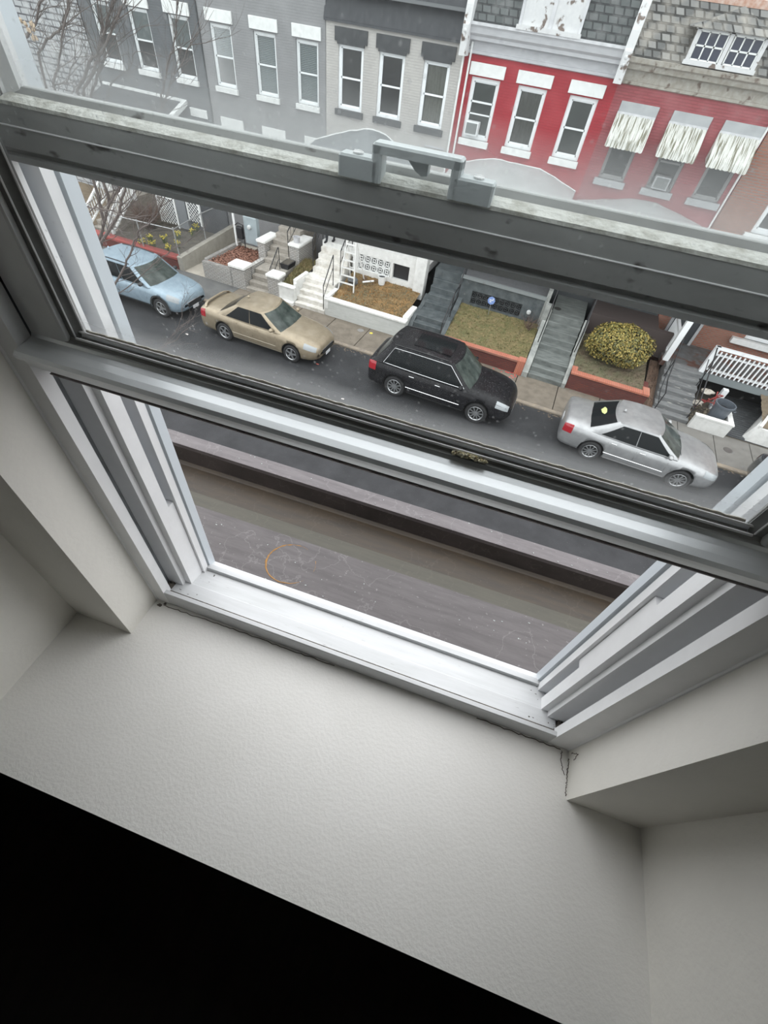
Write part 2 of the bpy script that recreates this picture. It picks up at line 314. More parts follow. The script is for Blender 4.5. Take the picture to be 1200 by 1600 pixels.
# sill track
b = MB()
prof = [(.2757, ZR(-.80)), (.2757, ZR(-.762)), (.277, ZR(-.7585)), (.2835, ZR(-.7585)), (.285, ZR(-.761)), (.2855, ZR(-.777)), (.290, ZR(-.777)), (.291, ZR(-.772)),
        (.318, ZR(-.7755)), (.320, ZR(-.7765)), (.3585, ZR(-.785)), (.3595, ZR(-.788)), (.3615, ZR(-.788)), (.3625, ZR(-.778)), (.372, ZR(-.778)), (.3745, ZR(-.782)), (.384, ZR(-.785)), (.386, ZR(-.80))]
b.prism(prof, 'x', XL, XR); sillo = part('sill', b, SILL, win)
b = MB(); b.prism([(.2856, ZR(-.7768)), (.2856, ZR(-.7705)), (.2908, ZR(-.7715)), (.2908, ZR(-.7768))], 'x', XL+.001, XR-.001); part('sill_groove', b, GRIME, sillo)
b = MB(); rg = random.Random(4)
for i in range(46):
    x = (XL+rg.random()**2*.05) if i % 2 else (XR-.012-rg.random()**2*.05); y = rg.uniform(.292, .357); b.blob((x+.012, y, ZR(-.772)-(y-.291)*.19), (rg.uniform(.0006, .0028), rg.uniform(.0006, .002), .0006), 6, 4, .4, i)
for i in range(40):
    x = rg.uniform(XL, XR); y = rg.uniform(.292, .325); b.blob((x, y, ZR(-.772)-(y-.291)*.17), (rg.uniform(.0003, .0009), .0005, .0003), 5, 4, .4, i)
part('grime', b, GRIME, sillo)
b = MB(); b.box(RL, RR, .2757, .385, HEAD-.03, HEAD); part('head', b, FRM, win)
# ---- lower sash, raised: sash y .293-.309, glass y .305
SL0, SL1 = XL+.002, XR-.002
low = MB()
rail = [(.309, ZR(-.244)), (.3035, ZR(-.2445)), (.3025, ZR(-.2495)), (.3005, ZR(-.2505)), (.298, ZR(-.2498)), (.2965, ZR(-.2535)), (.2935, ZR(-.254)), (.2915, ZR(-.257)),
        (.285, ZR(-.2585)), (.276, ZR(-.2595)), (.2685, ZR(-.261)), (.2655, ZR(-.264)), (.2665, ZR(-.2685)), (.2715, ZR(-.272)), (.2735, ZR(-.278)), (.2745, ZR(-.2805)), (.282, ZR(-.282)), (.284, ZR(-.2905)), (.309, ZR(-.2905))]
b = MB(); b.smooth = False; b.prism(rail, 'x', SL0, SL1); lower = part('lower_sash', b, RAILB, win, 'raised lower sash')
MI = lower
def sub(name, mb, m, parent, label=None): return part(name, mb, m, parent, label)
# bead strips of the bottom rail (grey with two bright lines)
b = MB(); b.prism([(.2982, ZR(-.2488)), (.2982, ZR(-.2498)), (.2968, ZR(-.2535)), (.2936, ZR(-.2538)), (.2930, ZR(-.2532)), (.2962, ZR(-.2522))], 'x', SL0+.040, SL1-.040); sub('bead', b, BEAD, MI)
b = MB(); b.prism([(.3032, ZR(-.2485)), (.2988, ZR(-.2495)), (.2986, ZR(-.2512)), (.3032, ZR(-.2505))], 'x', SL0+.055, SL1-.055); sub('bead', b, BEAD, MI)
for (y, z) in ((.2975, -.2487), (.3030, -.2440)):
    b = MB(); b.tube([(SL0+.052, y, ZR(z)), (SL1-.052, y, ZR(z))], .0013, 6); sub('bead', b, BEADL, MI)
for s in (-1, 1):
    e = SL0 if s < 0 else SL1
    def X(d): return e+(d if s < 0 else -d)
    pl = [(X(0), .2935), (X(.0405), .2935), (X(.043), .2945), (X(.044), .2975), (X(.044), .309), (X(0), .309)]
    b = MB(); b.prism(pl, 'z', ZR(-.256), ZR(.37)); sub('stile', b, FRM, MI)
    b = MB(); b.prism([(X(.044), .2985), (X(.050), .2990), (X(.056), .3045), (X(.056), .309), (X(.044), .309)], 'z', ZR(-.250), ZR(.35)); sub('bead', b, BEAD, MI)
    for (d, y) in ((.0505, .2985), (.0578, .3045)):
        b = MB(); b.tube([(X(d), y, ZR(-.248)), (X(d), y, ZR(.35))], .0008, 6); sub('bead', b, BEADL, MI)
b = MB(); b.box(SL0, SL1, .2935, .309, ZR(.335), ZR(.37)); sub('top_rail', b, FRM, MI)
b = MB(); b.prism([(.281, ZR(-.2905)), (.300, ZR(-.2905)), (.300, ZR(-.2965)), (.290, ZR(-.2965)), (.283, ZR(-.2935))], 'x', SL0+.012, SL1-.012); sub('weather_strip', b, RUBBER, MI)
b = MB(); b.add([(SL0+.045, .3065, ZR(-.246)), (SL1-.045, .3065, ZR(-.246)), (SL1-.045, .3065, ZR(.34)), (SL0+.045, .3065, ZR(.34))], [(0, 1, 2, 3)]); gl = sub('pane', b, GL_LOW, MI)
# grime line where the glass meets the bead
b = MB(); b.tube(wob([(SL0+.06, .3055, ZR(-.243)), (SL1-.06, .3055, ZR(-.243))], .001, 120, .0008, 8), .0016, 5); sub('putty_line', b, mat('old_putty', (.62, .58, .50), .8, c2=(.4, .37, .32), nscale=70), MI)
# ---- upper sash: y .322-.345
UL0, UL1 = -.437, .289
prof = [(.345, ZR(-.071)), (.3385, ZR(-.0715)), (.3345, ZR(-.0755)), (.3285, ZR(-.0765)), (.3235, ZR(-.0785)), (.3225, ZR(-.092)), (.3225, ZR(-.106)), (.3265, ZR(-.1075)), (.3265, ZR(-.110)), (.3235, ZR(-.1115)), (.3235, ZR(-.1155)), (.345, ZR(-.1200))]
b = MB(); b.prism(prof, 'x', UL0, UL1); upper = part('upper_sash', b, RAILM, win, 'closed upper sash')
b = MB(); b.prism([(.3346, ZR(-.0748)), (.3285, ZR(-.0758)), (.3232, ZR(-.0778)), (.3229, ZR(-.0800)), (.3300, ZR(-.0790))], 'x', UL0+.046, UL1-.046); sub('cream_bead', b, CREAM, upper)
b = MB(); b.tube([(UL0+.03, .3222, ZR(-.092)), (UL1-.03, .3222, ZR(-.092))], .0006, 5); sub('bead', b, BEADL, upper)
for s in (-1, 1):
    e = UL0 if s < 0 else UL1
    def X(d): return e+(d if s < 0 else -d)
    b = MB(); b.prism([(X(0), .3245), (X(.034), .3245), (X(.034), .328), (X(.044), .329), (X(.045), .333), (X(.054), .337), (X(.055), .345), (X(0), .345)], 'z', ZR(-.0785), ZR(.57)); sub('stile', b, FRM, upper)
    for (d, y) in ((.0345, .3245), (.0448, .329)):
        b = MB(); b.tube([(X(d), y, ZR(-.076)), (X(d), y, ZR(.57))], .0007, 6); sub('bead', b, BEAD, upper)
b = MB(); b.box(UL0, UL1, .3245, .345, ZR(.54), ZR(.57)); sub('top_rail', b, FRM, upper)
b = MB(); b.add([(UL0+.05, .341, ZR(-.074)), (UL1-.05, .341, ZR(-.074)), (UL1-.05, .341, ZR(.55)), (UL0+.05, .341, ZR(.55))], [(0, 1, 2, 3)]); sub('pane', b, GL_UP, upper)
# zinc lock keeper: two feet with a raised bridge and a hook hanging in the gap
def hb(b, x0, x1, y0, y1, z0, z1): b.bbox(x0, x1, y0, y1, z0, z1, .0012)
b = MB(); Y0, Y1 = .3205, .3330
hb(b, -.1275, -.101, Y0, Y1, ZR(-.0785), ZR(-.0668)); hb(b, -.053, -.0275, Y0, Y1, ZR(-.0785), ZR(-.0668))
hb(b, -.1055, -.0990, Y0, Y1, ZR(-.0785), ZR(-.0588)); hb(b, -.0550, -.0490, Y0, Y1, ZR(-.0785), ZR(-.0588)); hb(b, -.1055, -.0490, Y0, Y1, ZR(-.0638), ZR(-.0585))
b.prism([(-.084, ZR(-.0635)), (-.070, ZR(-.0635)), (-.070, ZR(-.0705)), (-.0735, ZR(-.0712)), (-.078, ZR(-.069))], 'y', Y0+.004, Y1-.002)
kp = sub('lock_keeper', b, HANDLE, upper, 'grey zinc lock keeper with a hook in its middle gap')
for x in (-.1165, -.0385):
    b.mi = 0
    q = MB(); q.lathe([(.0034, 0), (.0034, .0008), (.0022, .0014)], (x, .3275, ZR(-.0667)), 'z', 12); q.box(x-.0026, x+.0026, .3271, .3279, ZR(-.0655), ZR(-.0651))
    o_ = bpy.data.objects.new('screw', q.mesh('screw', BEADL, ORG[win])); COL.objects.link(o_); o_.parent = upper; ORG[o_] = ORG[win]
# curled flake of dried debris caught on the lower bead
FLAKE = mat('dried_flake', (.72, .62, .36), .8, c2=(.75, .72, .6), nscale=260, ndet=3, c3=(.08, .05, .03), s3=420, lo3=.55, hi3=.6)
b = MB(); rg = random.Random(11)
for i in range(70):
    t = rg.random(); x = -.006+t*.030; b.blob((x, .2955-rg.uniform(0, .0028), ZR(-.2505)+rg.uniform(0, .0022)*(1-abs(t-.6))), (rg.uniform(.0009, .0028), rg.uniform(.0007, .0017), rg.uniform(.0006, .0016)), 6, 4, .5, i)
solo('debris_flake', b, FLAKE, 'small tan and white crumbly flake stuck on the glazing bead of the raised sash', 'debris', frame='room')
# ------------------------------------------------------------------ ledge outside the window: weathered gutter coping (room frame)
def gutter_mat(name, base, alt, streak):
    m, n = new_mat(name); out = n.nodes.new('ShaderNodeOutputMaterial'); p = n.nodes.new('ShaderNodeBsdfPrincipled'); lk(n, p.outputs[0], out.inputs[0]); p.inputs['Roughness'].default_value = .42
    v = coords(n); v2 = coords(n, (.8, 6, 1)); nz = n.nodes.new('ShaderNodeTexNoise'); nz.inputs['Scale'].default_value = 9; nz.inputs['Detail'].default_value = 11; nz.inputs['Roughness'].default_value = .7; lk(n, v2, nz.inputs['Vector'])
    r = n.nodes.new('ShaderNodeValToRGB'); r.color_ramp.elements[0].position = .38; r.color_ramp.elements[1].position = .66; r.color_ramp.elements[0].color = c4(base); r.color_ramp.elements[1].color = c4(alt); lk(n, nz.outputs['Fac'], r.inputs[0])
    # thin pale dried-water veins
    n2 = n.nodes.new('ShaderNodeTexNoise'); n2.inputs['Scale'].default_value = 7; n2.inputs['Detail'].default_value = 6; lk(n, v, n2.inputs['Vector'])
    a = n.nodes.new('ShaderNodeMath'); a.operation = 'SUBTRACT'; a.inputs[1].default_value = .52; lk(n, n2.outputs['Fac'], a.inputs[0]); ab = n.nodes.new('ShaderNodeMath'); ab.operation = 'ABSOLUTE'; lk(n, a.outputs[0], ab.inputs[0])
    mr = n.nodes.new('ShaderNodeMapRange'); mr.inputs[1].default_value = .007; mr.inputs[2].default_value = .0; mr.inputs[3].default_value = 0; mr.inputs[4].default_value = .16; lk(n, ab.outputs[0], mr.inputs[0])
    n3 = n.nodes.new('ShaderNodeTexNoise'); n3.inputs['Scale'].default_value = 120; n3.inputs['Detail'].default_value = 3; lk(n, v, n3.inputs['Vector'])
    m3 = n.nodes.new('ShaderNodeMapRange'); m3.inputs[1].default_value = .66; m3.inputs[2].default_value = .76; m3.inputs[4].default_value = .35; lk(n, n3.outputs['Fac'], m3.inputs[0])
    mxx = n.nodes.new('ShaderNodeMath'); mxx.operation = 'MAXIMUM'; lk(n, mr.outputs[0], mxx.inputs[0]); lk(n, m3.outputs[0], mxx.inputs[1])
    mx = n.nodes.new('ShaderNodeMix'); mx.data_type = 'RGBA'; lk(n, mxx.outputs[0], mx.inputs['Factor']); lk(n, r.outputs[0], mx.inputs[6]); mx.inputs[7].default_value = c4(streak); lk(n, mx.outputs[2], p.inputs['Base Color'])
    bp = n.nodes.new('ShaderNodeBump'); bp.inputs['Strength'].default_value = .25; bp.inputs['Distance'].default_value = .004; lk(n, n2.outputs['Fac'], bp.inputs['Height']); lk(n, bp.outputs[0], p.inputs['Normal'])
    return m
GUT = gutter_mat('coping_purple_brown', (.066, .057, .058), (.102, .090, .092), (.38, .36, .36))
GUTB = gutter_mat('gutter_stained_brown', (.052, .036, .021), (.032, .024, .017), (.13, .11, .085))
GUTO = gutter_mat('gutter_olive', (.072, .066, .048), (.056, .052, .038), (.14, .13, .10))
GUTW = gutter_mat('gutter_wall', (.060, .050, .049), (.035, .030, .029), (.20, .19, .16))
GUTL = gutter_mat('gutter_lip', (.105, .092, .097), (.16, .145, .15), (.40, .38, .39))
gt = thing('roof_gutter', 'weathered purple brown box gutter running outside below the window', 'gutter', (0, .6, ZR(-1.10)), frame='room')
GX0, GX1 = -3.2, 3.2
b = MB(); b.prism([(.380, ZR(-.83)), (.392, ZR(-.885)), (.572, ZR(-.900)), (.574, ZR(-.904)), (.574, ZR(-1.07)), (.38, ZR(-1.07))], 'x', GX0, GX1); part('coping', b, GUT, gt)
b = MB(); b.prism([(.574, ZR(-.966)), (.656, ZR(-.969)), (.656, ZR(-1.08)), (.574, ZR(-1.08))], 'x', GX0, GX1); part('gutter_floor', b, GUTO, gt, 'grey olive edge of the gutter bottom')
b = MB(); b.prism([(.656, ZR(-.969)), (.738, ZR(-.969)), (.751, ZR(-.966)), (.751, ZR(-1.08)), (.656, ZR(-1.08))], 'x', GX0, GX1); part('gutter_floor', b, GUTB, gt, 'brown water stained gutter bottom')
b = MB(); b.prism([(.7505, ZR(-.968)), (.757, ZR(-.902)), (.764, ZR(-.902)), (.764, ZR(-1.08)), (.7505, ZR(-1.08))], 'x', GX0, GX1); part('gutter_side', b, GUTW, gt)
b = MB(); b.prism([(.754, ZR(-.9015)), (.797, ZR(-.900)), (.800, ZR(-.904)), (.796, ZR(-.93)), (.757, ZR(-.93))], 'x', GX0, GX1); part('gutter_lip', b, GUTL, gt, 'pale outer lip')
b = MB(); rg = random.Random(3); N = 60
for i in range(N+1):
    pass
pts = []
for i in range(58):
    t = math.radians(70+i*5.6); r = .0585+rg.uniform(-.0006, .0006); pts.append((-.302+r*math.cos(t), .497+r*math.sin(t)*.98, ZR(-.8925)-(.497+r*math.sin(t)-.482)*.0833-.0005))
rads = [(.0008+.0022*abs(math.sin(i*.06+.25)))*rg.uniform(.7, 1.1) for i in range(len(pts))]
b.tube([(p[0], p[1], p[2]-.0006) for p in pts], rads, 5)
part('rust_ring', b, mat('rust', (.34, .17, .04), .8, c2=(.24, .14, .07), nscale=90), gt, 'ring of orange rust stain')
b = MB()
for i in range(60):
    x = rg.uniform(-.7, .5); y = rg.choice([rg.uniform(.39, .56), rg.uniform(.757, .795), rg.uniform(.39, .56)]); z = ZR(-.885)-(y-.392)*.0833 if y < .6 else ZR(-.9)
    b.blob((x, y, z), (rg.uniform(.0008, .003), rg.uniform(.0008, .002), .0006), 6, 4, .4, i)
part('paint_specks', b, mat('pale_specks', (.40, .43, .42), .8), gt, kind='stuff')

# ================================================================== THE STREET
b = MB(); b.box(-60, 60, 1.2, 14.0, -.3, -.06); b.box(-60, 60, -6, 70, -.6, -.3)
struct('ground', b, GRAVEL)
b = MB(); b.box(-60, 60, 4.0, 14.03, -.25, -.04); struct('road', b, ASPH)
b = MB(); b.bbox(-60, 60, 14.0, 14.18, -.2, .03, .02); struct('kerb', b, KERB)
b = MB(); b.box(-60, -12.4, 14.18, 15.9, -.2, .02); struct('pavement', b, DARKAS)
b = MB()
x = -12.4
while x < 4.4: b.bbox(x+.006, x+1.53-.006, 14.18, 15.9, -.2, .022, .006); x += 1.545
struct('pavement', b, CONC)
b = MB(); x = 4.6
while x < 60: b.bbox(x+.006, x+1.2-.006, 14.18, 15.9, -.2, .022, .006); x += 1.21
struct('pavement', b, CONCG)
b = MB(); b.box(-60, 60, 3.0, 4.02, -.2, .03); struct('pavement', b, CONCG)
b = MB(); b.box(-60, 60, 15.9, 30, -.3, 0.0); struct('yard_base', b, mat('soil', (.10, .085, .065), .95, c2=(.06, .05, .04), nscale=4))

# ------------------------------------------------------------------ row houses
FY = 20.0
GLASS_H = None
def house_glass():
    m, n = new_mat('house_window_glass'); out = n.nodes.new('ShaderNodeOutputMaterial')
    tr = n.nodes.new('ShaderNodeBsdfTransparent'); tr.inputs[0].default_value = (.62, .66, .66, 1); gl = n.nodes.new('ShaderNodeBsdfGlossy'); gl.inputs['Roughness'].default_value = .06
    fr = n.nodes.new('ShaderNodeFresnel'); fr.inputs[0].default_value = 1.6; mx = n.nodes.new('ShaderNodeMixShader'); lk(n, fr.outputs[0], mx.inputs[0]); lk(n, tr.outputs[0], mx.inputs[1]); lk(n, gl.outputs[0], mx.inputs[2]); lk(n, mx.outputs[0], out.inputs[0]); return m
HG = house_glass()
WPAINT = mat('white_paint', (.80, .81, .80), .6, c2=(.70, .71, .70), nscale=6)
WFRAME = mat('white_window_frame', (.78, .80, .81), .5)
BLACKP = mat('black_paint', (.030, .032, .036), .55, c2=(.06, .062, .066), nscale=9, ndet=6)
DARKIN = mat('unlit_space_behind', (.018, .018, .018), .9)  # near-black stands in for unlit space behind windows, blocks and deck
CURT = mat('beige_curtain', (.26, .24, .20), .9, c2=(.17, .16, .13), nscale=10, stretch=(6, 1, .3))
SHADE = mat('grey_green_shade', (.15, .16, .145), .9, c2=(.12, .125, .115), nscale=4)
BLIND = mat('pale_blinds', (.42, .46, .47), .7)
BLINDG = mat('roller_shade_pale', (.42, .45, .45), .8)
CORN = mat('cornice_grey_white', (.52, .52, .54), .6, c2=(.44, .44, .46), nscale=3, stretch=(1, 1, 3))
CORNW = mat('cornice_white', (.66, .66, .68), .6, c2=(.5, .5, .52), nscale=5)
CORND = mat('cornice_weathered', (.42, .40, .36), .8, c2=(.30, .27, .23), nscale=7, ndet=7, c3=(.15, .11, .09), s3=5, lo3=.6, hi3=.7)
PEEL = mat('peeling_white', (.66, .66, .66), .8, c2=(.60, .60, .61), nscale=10, c3=(.17, .13, .11), s3=4.5, lo3=.60, hi3=.66)
def wall_mesh(b, x0, x1, z0, z1, y, holes, th=.3):
    xs = sorted({x0, x1, *[h[0] for h in holes], *[h[1] for h in holes]}); zs = sorted({z0, z1, *[h[2] for h in holes], *[h[3] for h in holes]})
    for i in range(len(xs)-1):
        for k in range(len(zs)-1):
            cx_, cz_ = (xs[i]+xs[i+1])/2, (zs[k]+zs[k+1])/2
            if any(h[0] < cx_ < h[1] and h[2] < cz_ < h[3] for h in holes): continue
            b.add([(xs[i], y, zs[k]), (xs[i+1], y, zs[k]), (xs[i+1], y, zs[k+1]), (xs[i], y, zs[k+1])], [(0, 1, 2, 3)])
    for h in holes:
        b.add([(h[0], y, h[2]), (h[1], y, h[2]), (h[1], y, h[3]), (h[0], y, h[3]), (h[0], y+th, h[2]), (h[1], y+th, h[2]), (h[1], y+th, h[3]), (h[0], y+th, h[3])], [(0, 4, 5, 1), (1, 5, 6, 2), (2, 6, 7, 3), (3, 7, 4, 0)])
    b.add([(x0, y, z0), (x0, y+8, z0), (x0, y+8, z1), (x0, y, z1), (x1, y, z0), (x1, y+8, z0), (x1, y+8, z1), (x1, y, z1)], [(0, 3, 2, 1), (4, 5, 6, 7), (1, 2, 6, 5), (2, 3, 7, 6)])
def window(par, x0, x1, z0, z1, frame=WFRAME, fill='shade', mid=.5, fw=.07, y=FY, lower_blind=False, extra=0):
    """double hung window filling the hole x0..x1, z0..z1"""
    f = MB(); yy = y+.06
    f.box(x0, x0+fw, yy, yy+.10, z0, z1); f.box(x1-fw, x1, yy, yy+.10, z0, z1); f.box(x0+fw, x1-fw, yy, yy+.10, z1-fw, z1); f.box(x0+fw, x1-fw, yy-.01, yy+.10, z0, z0+fw)
    o = part('window', f, frame, par); zm = z0+(z1-z0)*mid
    m = MB(); m.box(x0+fw, x1-fw, yy+.03, yy+.075, zm-.025, zm+.025); 
    if extra: m.box(x0+fw, x1-fw, yy+.03, yy+.07, extra-.02, extra+.02)
    part('meeting_rail', m, frame, o)
    s = MB(); 
    for (a, c) in ((x0+fw, x0+fw+.03), (x1-fw-.03, x1-fw)): s.box(a, c, yy+.03, yy+.07, z0+fw, z1-fw)
    s.box(x0+fw, x1-fw, yy+.03, yy+.07, z0+fw, z0+fw+.045); s.box(x0+fw, x1-fw, yy+.03, yy+.07, z1-fw-.03, z1-fw)
    part('sash', s, frame, o)
    g = MB(); g.add([(x0+fw, yy+.05, z0+fw), (x1-fw, yy+.05, z0+fw), (x1-fw, yy+.05, z1-fw), (x0+fw, yy+.05, z1-fw)], [(0, 1, 2, 3)]); part('pane', g, HG, o)
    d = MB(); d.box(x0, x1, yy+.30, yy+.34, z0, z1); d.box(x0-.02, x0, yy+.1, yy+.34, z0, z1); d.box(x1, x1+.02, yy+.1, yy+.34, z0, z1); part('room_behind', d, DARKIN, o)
    if fill == 'blinds':
        bl = MB(); n = 20; zz0 = (z0+fw) if lower_blind else zm
        k = 0; z = z1-fw
        while z > zz0+.02: bl.obox(((x0+x1)/2, yy+.095, z-.02), (x1-x0-2*fw-.02, .046, .004), (1, 0, 0), (0, .75, .66), (0, -.66, .75)); z -= .046
        part('blinds', bl, BLIND, o)
    elif fill == 'roller': bl = MB(); bl.box(x0+fw, x1-fw, yy+.085, yy+.09, zm, z1-fw); part('shade', bl, BLINDG, o)
    elif fill == 'curtain':
        bl = MB(); bl.grid(lambda i, j: (x0+fw+(x1-x0-2*fw)*i/40, yy+.11+.018*math.sin(i*1.15), z0+fw+(z1-z0-2*fw)*j), 41, 2); part('curtain', bl, CURT, o)
    elif fill == 'shade': bl = MB(); bl.box(x0+fw, x1-fw, yy+.085, yy+.09, z0+fw, z1-fw); part('shade', bl, SHADE, o)
    return o
def lint(par, x0, x1, z0, z1, m, d=.05, ears=0, name='lintel', y=FY):
    b = MB()
    if ears:
        b.prism([(x0+ears, z0), (x1-ears, z0), (x1-ears, z0+.07), (x1, z0+.07), (x1, z1), (x0, z1), (x0, z0+.07), (x0+ears, z0+.07)], 'y', y-d, y+.02)
    else: b.bbox(x0, x1, y-d, y+.06, z0, z1, .008)
    part(name, b, m, par)
BRW = .21
H_TOP = 8.35
# --- light brick house at the far left
hs = thing('row_house', 'pale grey brick row house at the far left behind bare twigs', 'house', (-24, FY, 0), 'row houses across the street')
b = MB(); wall_mesh(b, -28, -21.55, 0, 11, FY, []); part('wall', b, brick('brick_pale', (.42, .43, .44), (.36, .37, .38), (.10, .10, .11), .46, .20, .03, wear=(.5, .5, .5)), hs)
# --- dark grey house
hs = thing('row_house', 'dark grey painted row house with white lintels, second from the left', 'house', (-18.5, FY, 0), 'row houses across the street')
W1 = [(-20.93, -20.0), (-19.12, -18.15), (-17.22, -16.27)]
b = MB(); wall_mesh(b, -21.6, -15.82, 0, 9.2, FY, [(a, c, 5.68, 7.4) for a, c in W1]); part('wall', b, brick('brick_dark_grey', (.125, .132, .14), (.12, .125, .135), (.105, .11, .115), wear=(.15, .155, .165), bump=.35), hs)
for a, c in W1:
    window(hs, a, c, 5.68, 7.4, fill='roller'); lint(hs, a-.12, c+.12, 7.43, 7.76, WPAINT); lint(hs, a-.06, c+.06, 5.52, 5.68, WPAINT, .09, name='window_sill')
lint(hs, -16.9, -16.05, 4.55, 4.82, WPAINT)
b = MB(); b.prism([(17.9, 4.0), (17.9, 4.15), (20.0, 4.95), (20.0, 4.0)], 'x', -21.4, -17.2); pr = part('porch_roof', b, mat('roofing_dark', (.045, .047, .052), .7, c2=(.08, .082, .088), nscale=4), hs)
b = MB(); b.prism([(17.85, 3.7), (17.85, 4.2), (20.0, 5.02), (20.0, 4.85), (17.95, 4.05), (17.95, 3.7)], 'x', -17.2, -17.0); b.prism([(19.93, 4.93), (19.93, 5.0), (20, 5.02), (20, 4.9)], 'x', -21.4, -17.2); part('porch_trim', b, WPAINT, hs)
# --- mid grey house
hs = thing('row_house', 'mid grey painted row house with white lintels and pale blinds', 'house', (-13.1, FY, 0), 'row houses across the street')
W2 = [(-15.33, -14.4), (-13.43, -12.5), (-11.66, -10.75)]
b = MB(); wall_mesh(b, -15.8, -10.46, 0, 9.2, FY, [(a, c, 5.68, 7.38) for a, c in W2]+[(-15.25, -14.4, 2.6, 4.4), (-13.25, -12.4, 2.6, 4.4)]); part('wall', b, brick('brick_mid_grey', (.255, .255, .26), (.245, .245, .25), (.225, .225, .23), wear=(.29, .29, .295), bump=.35), hs)
for i, (a, c) in enumerate(W2):
    window(hs, a, c, 5.68, 7.38, fill='blinds', lower_blind=i > 0); lint(hs, a-.13, c+.12, 7.43, 7.75, WPAINT); lint(hs, a-.05, c+.05, 5.52, 5.68, WPAINT, .09, name='window_sill')
for a, c in ((-15.25, -14.4), (-13.25, -12.4)): window(hs, a, c, 2.6, 4.4, fill='shade'); lint(hs, a-.13, c+.12, 4.43, 4.75, WPAINT)
lint(hs, -11.4, -10.5, 4.43, 4.75, WPAINT)
b = MB(); b.box(-15.83, -15.78, FY-.03, FY+.02, 0, 9.2); part('seam', b, BLACKP, hs)
# --- beige house, black trim
BROOF = mat('black_painted_mansard', (.022, .024, .030), .45, c2=(.055, .058, .066), nscale=5, ndet=7, lo=.4, hi=.8, stretch=(2.5, 1, .6))
hs3 = hs = thing('row_house', 'beige painted row house with black roof band and black lintels', 'house', (-7.9, FY, 0), 'row houses across the street')
W3 = [(-9.95, -8.97), (-8.38, -7.42), (-6.73, -5.79)]
b = MB(); wall_mesh(b, -10.44, -5.42, 0, 7.95, FY, [(a, c, 5.78, 7.48) for a, c in W3]); part('wall', b, brick('brick_beige', (.46, .44, .42), (.44, .42, .40), (.40, .385, .37), wear=(.50, .48, .46), bump=.45), hs)
for i, (a, c) in enumerate(W3):
    window(hs, a, c, 5.78, 7.48, fill='dark' if i < 2 else 'curtain', fw=.09, frame=mat('bright_white_frame', (.86, .88, .9), .4)); lint(hs, a-.13, c+.13, 7.45, 7.86, BLACKP, .05, .10); lint(hs, a-.08, c+.08, 5.60, 5.78, BLACKP, .09, name='window_sill')
b = MB(); b.prism([(19.92, 7.95), (19.94, 8.05), (20.35, 9.6), (20.8, 9.6), (20.8, 7.95)], 'x', -10.5, -5.42); b.box(-10.44, -5.42, 19.93, 20.0, 7.95, 8.02); part('mansard', b, BROOF, hs)
b = MB(); b.prism([(19.8, 8.62), (19.84, 8.70), (20.2, 8.70), (20.2, 8.62)], 'x', -10.5, -5.42); part('cornice_line', b, mat('cornice_dark_grey', (.09, .095, .10), .6), hs)
def hip(x0, x1, y0, y1, z0, z1, inset, wav=0, seed=0):
    """shallow hipped porch roof leaning on the facade"""
    b = MB(); rg = random.Random(seed); n = 16; top = []
    for i in range(n+1):
        t = i/n; x = x0+(x1-x0)*t; h = z0+(z1-z0)*min(1, min(t, 1-t)/inset); top.append((x, y1, h+rg.uniform(-wav, wav)))
    vs = [(x0, y0, z0-.55), (x1, y0, z0-.55), (x0, y1, z0-.6), (x1, y1, z0-.6)]; m = len(vs); vs += [(x0+(x1-x0)*i/n, y0, z0-.42+.05*math.sin(i/n*PI)) for i in range(n+1)]+top
    fs = [(0, 1, 3, 2)]+[(m+i, m+i+1, m+n+2+i, m+n+1+i) for i in range(n)]+[(0,)+tuple(m+i for i in range(n+1))+(1,)]+[(2, 0, m, m+n+1), (1, 3, m+2*n+1, m+n)]
    b.add(vs, fs); return b, top
RF_G = mat('porch_roof_grey_coated', (.20, .215, .225), .5, c2=(.12, .13, .14), nscale=3, ndet=7, c3=(.35, .36, .37), s3=16, lo3=.6, hi3=.75)
RF_L = mat('porch_roof_pale_coated', (.44, .45, .45), .5, c2=(.38, .385, .385), nscale=2, ndet=6)
bb, top = hip(-10.9, -6.05, 17.9, 19.99, 4.70, 5.36, .42, .03, 5); part('porch_roof', bb, RF_G, hs, 'dark grey coated porch roof')
b = MB(); b.tube([(p[0], 19.97, p[2]) for p in top], .03, 5); part('flashing', b, WPAINT, hs)
b = MB(); b.box(-5.42, -5.36, FY-.06, FY, 4.5, 7.8); part('corner_strip', b, WPAINT, hs)
b = MB(); b.box(-6.3, -5.55, FY-.05, FY, 5.25, 5.30); part('ledge_strip', b, CORN, hs)
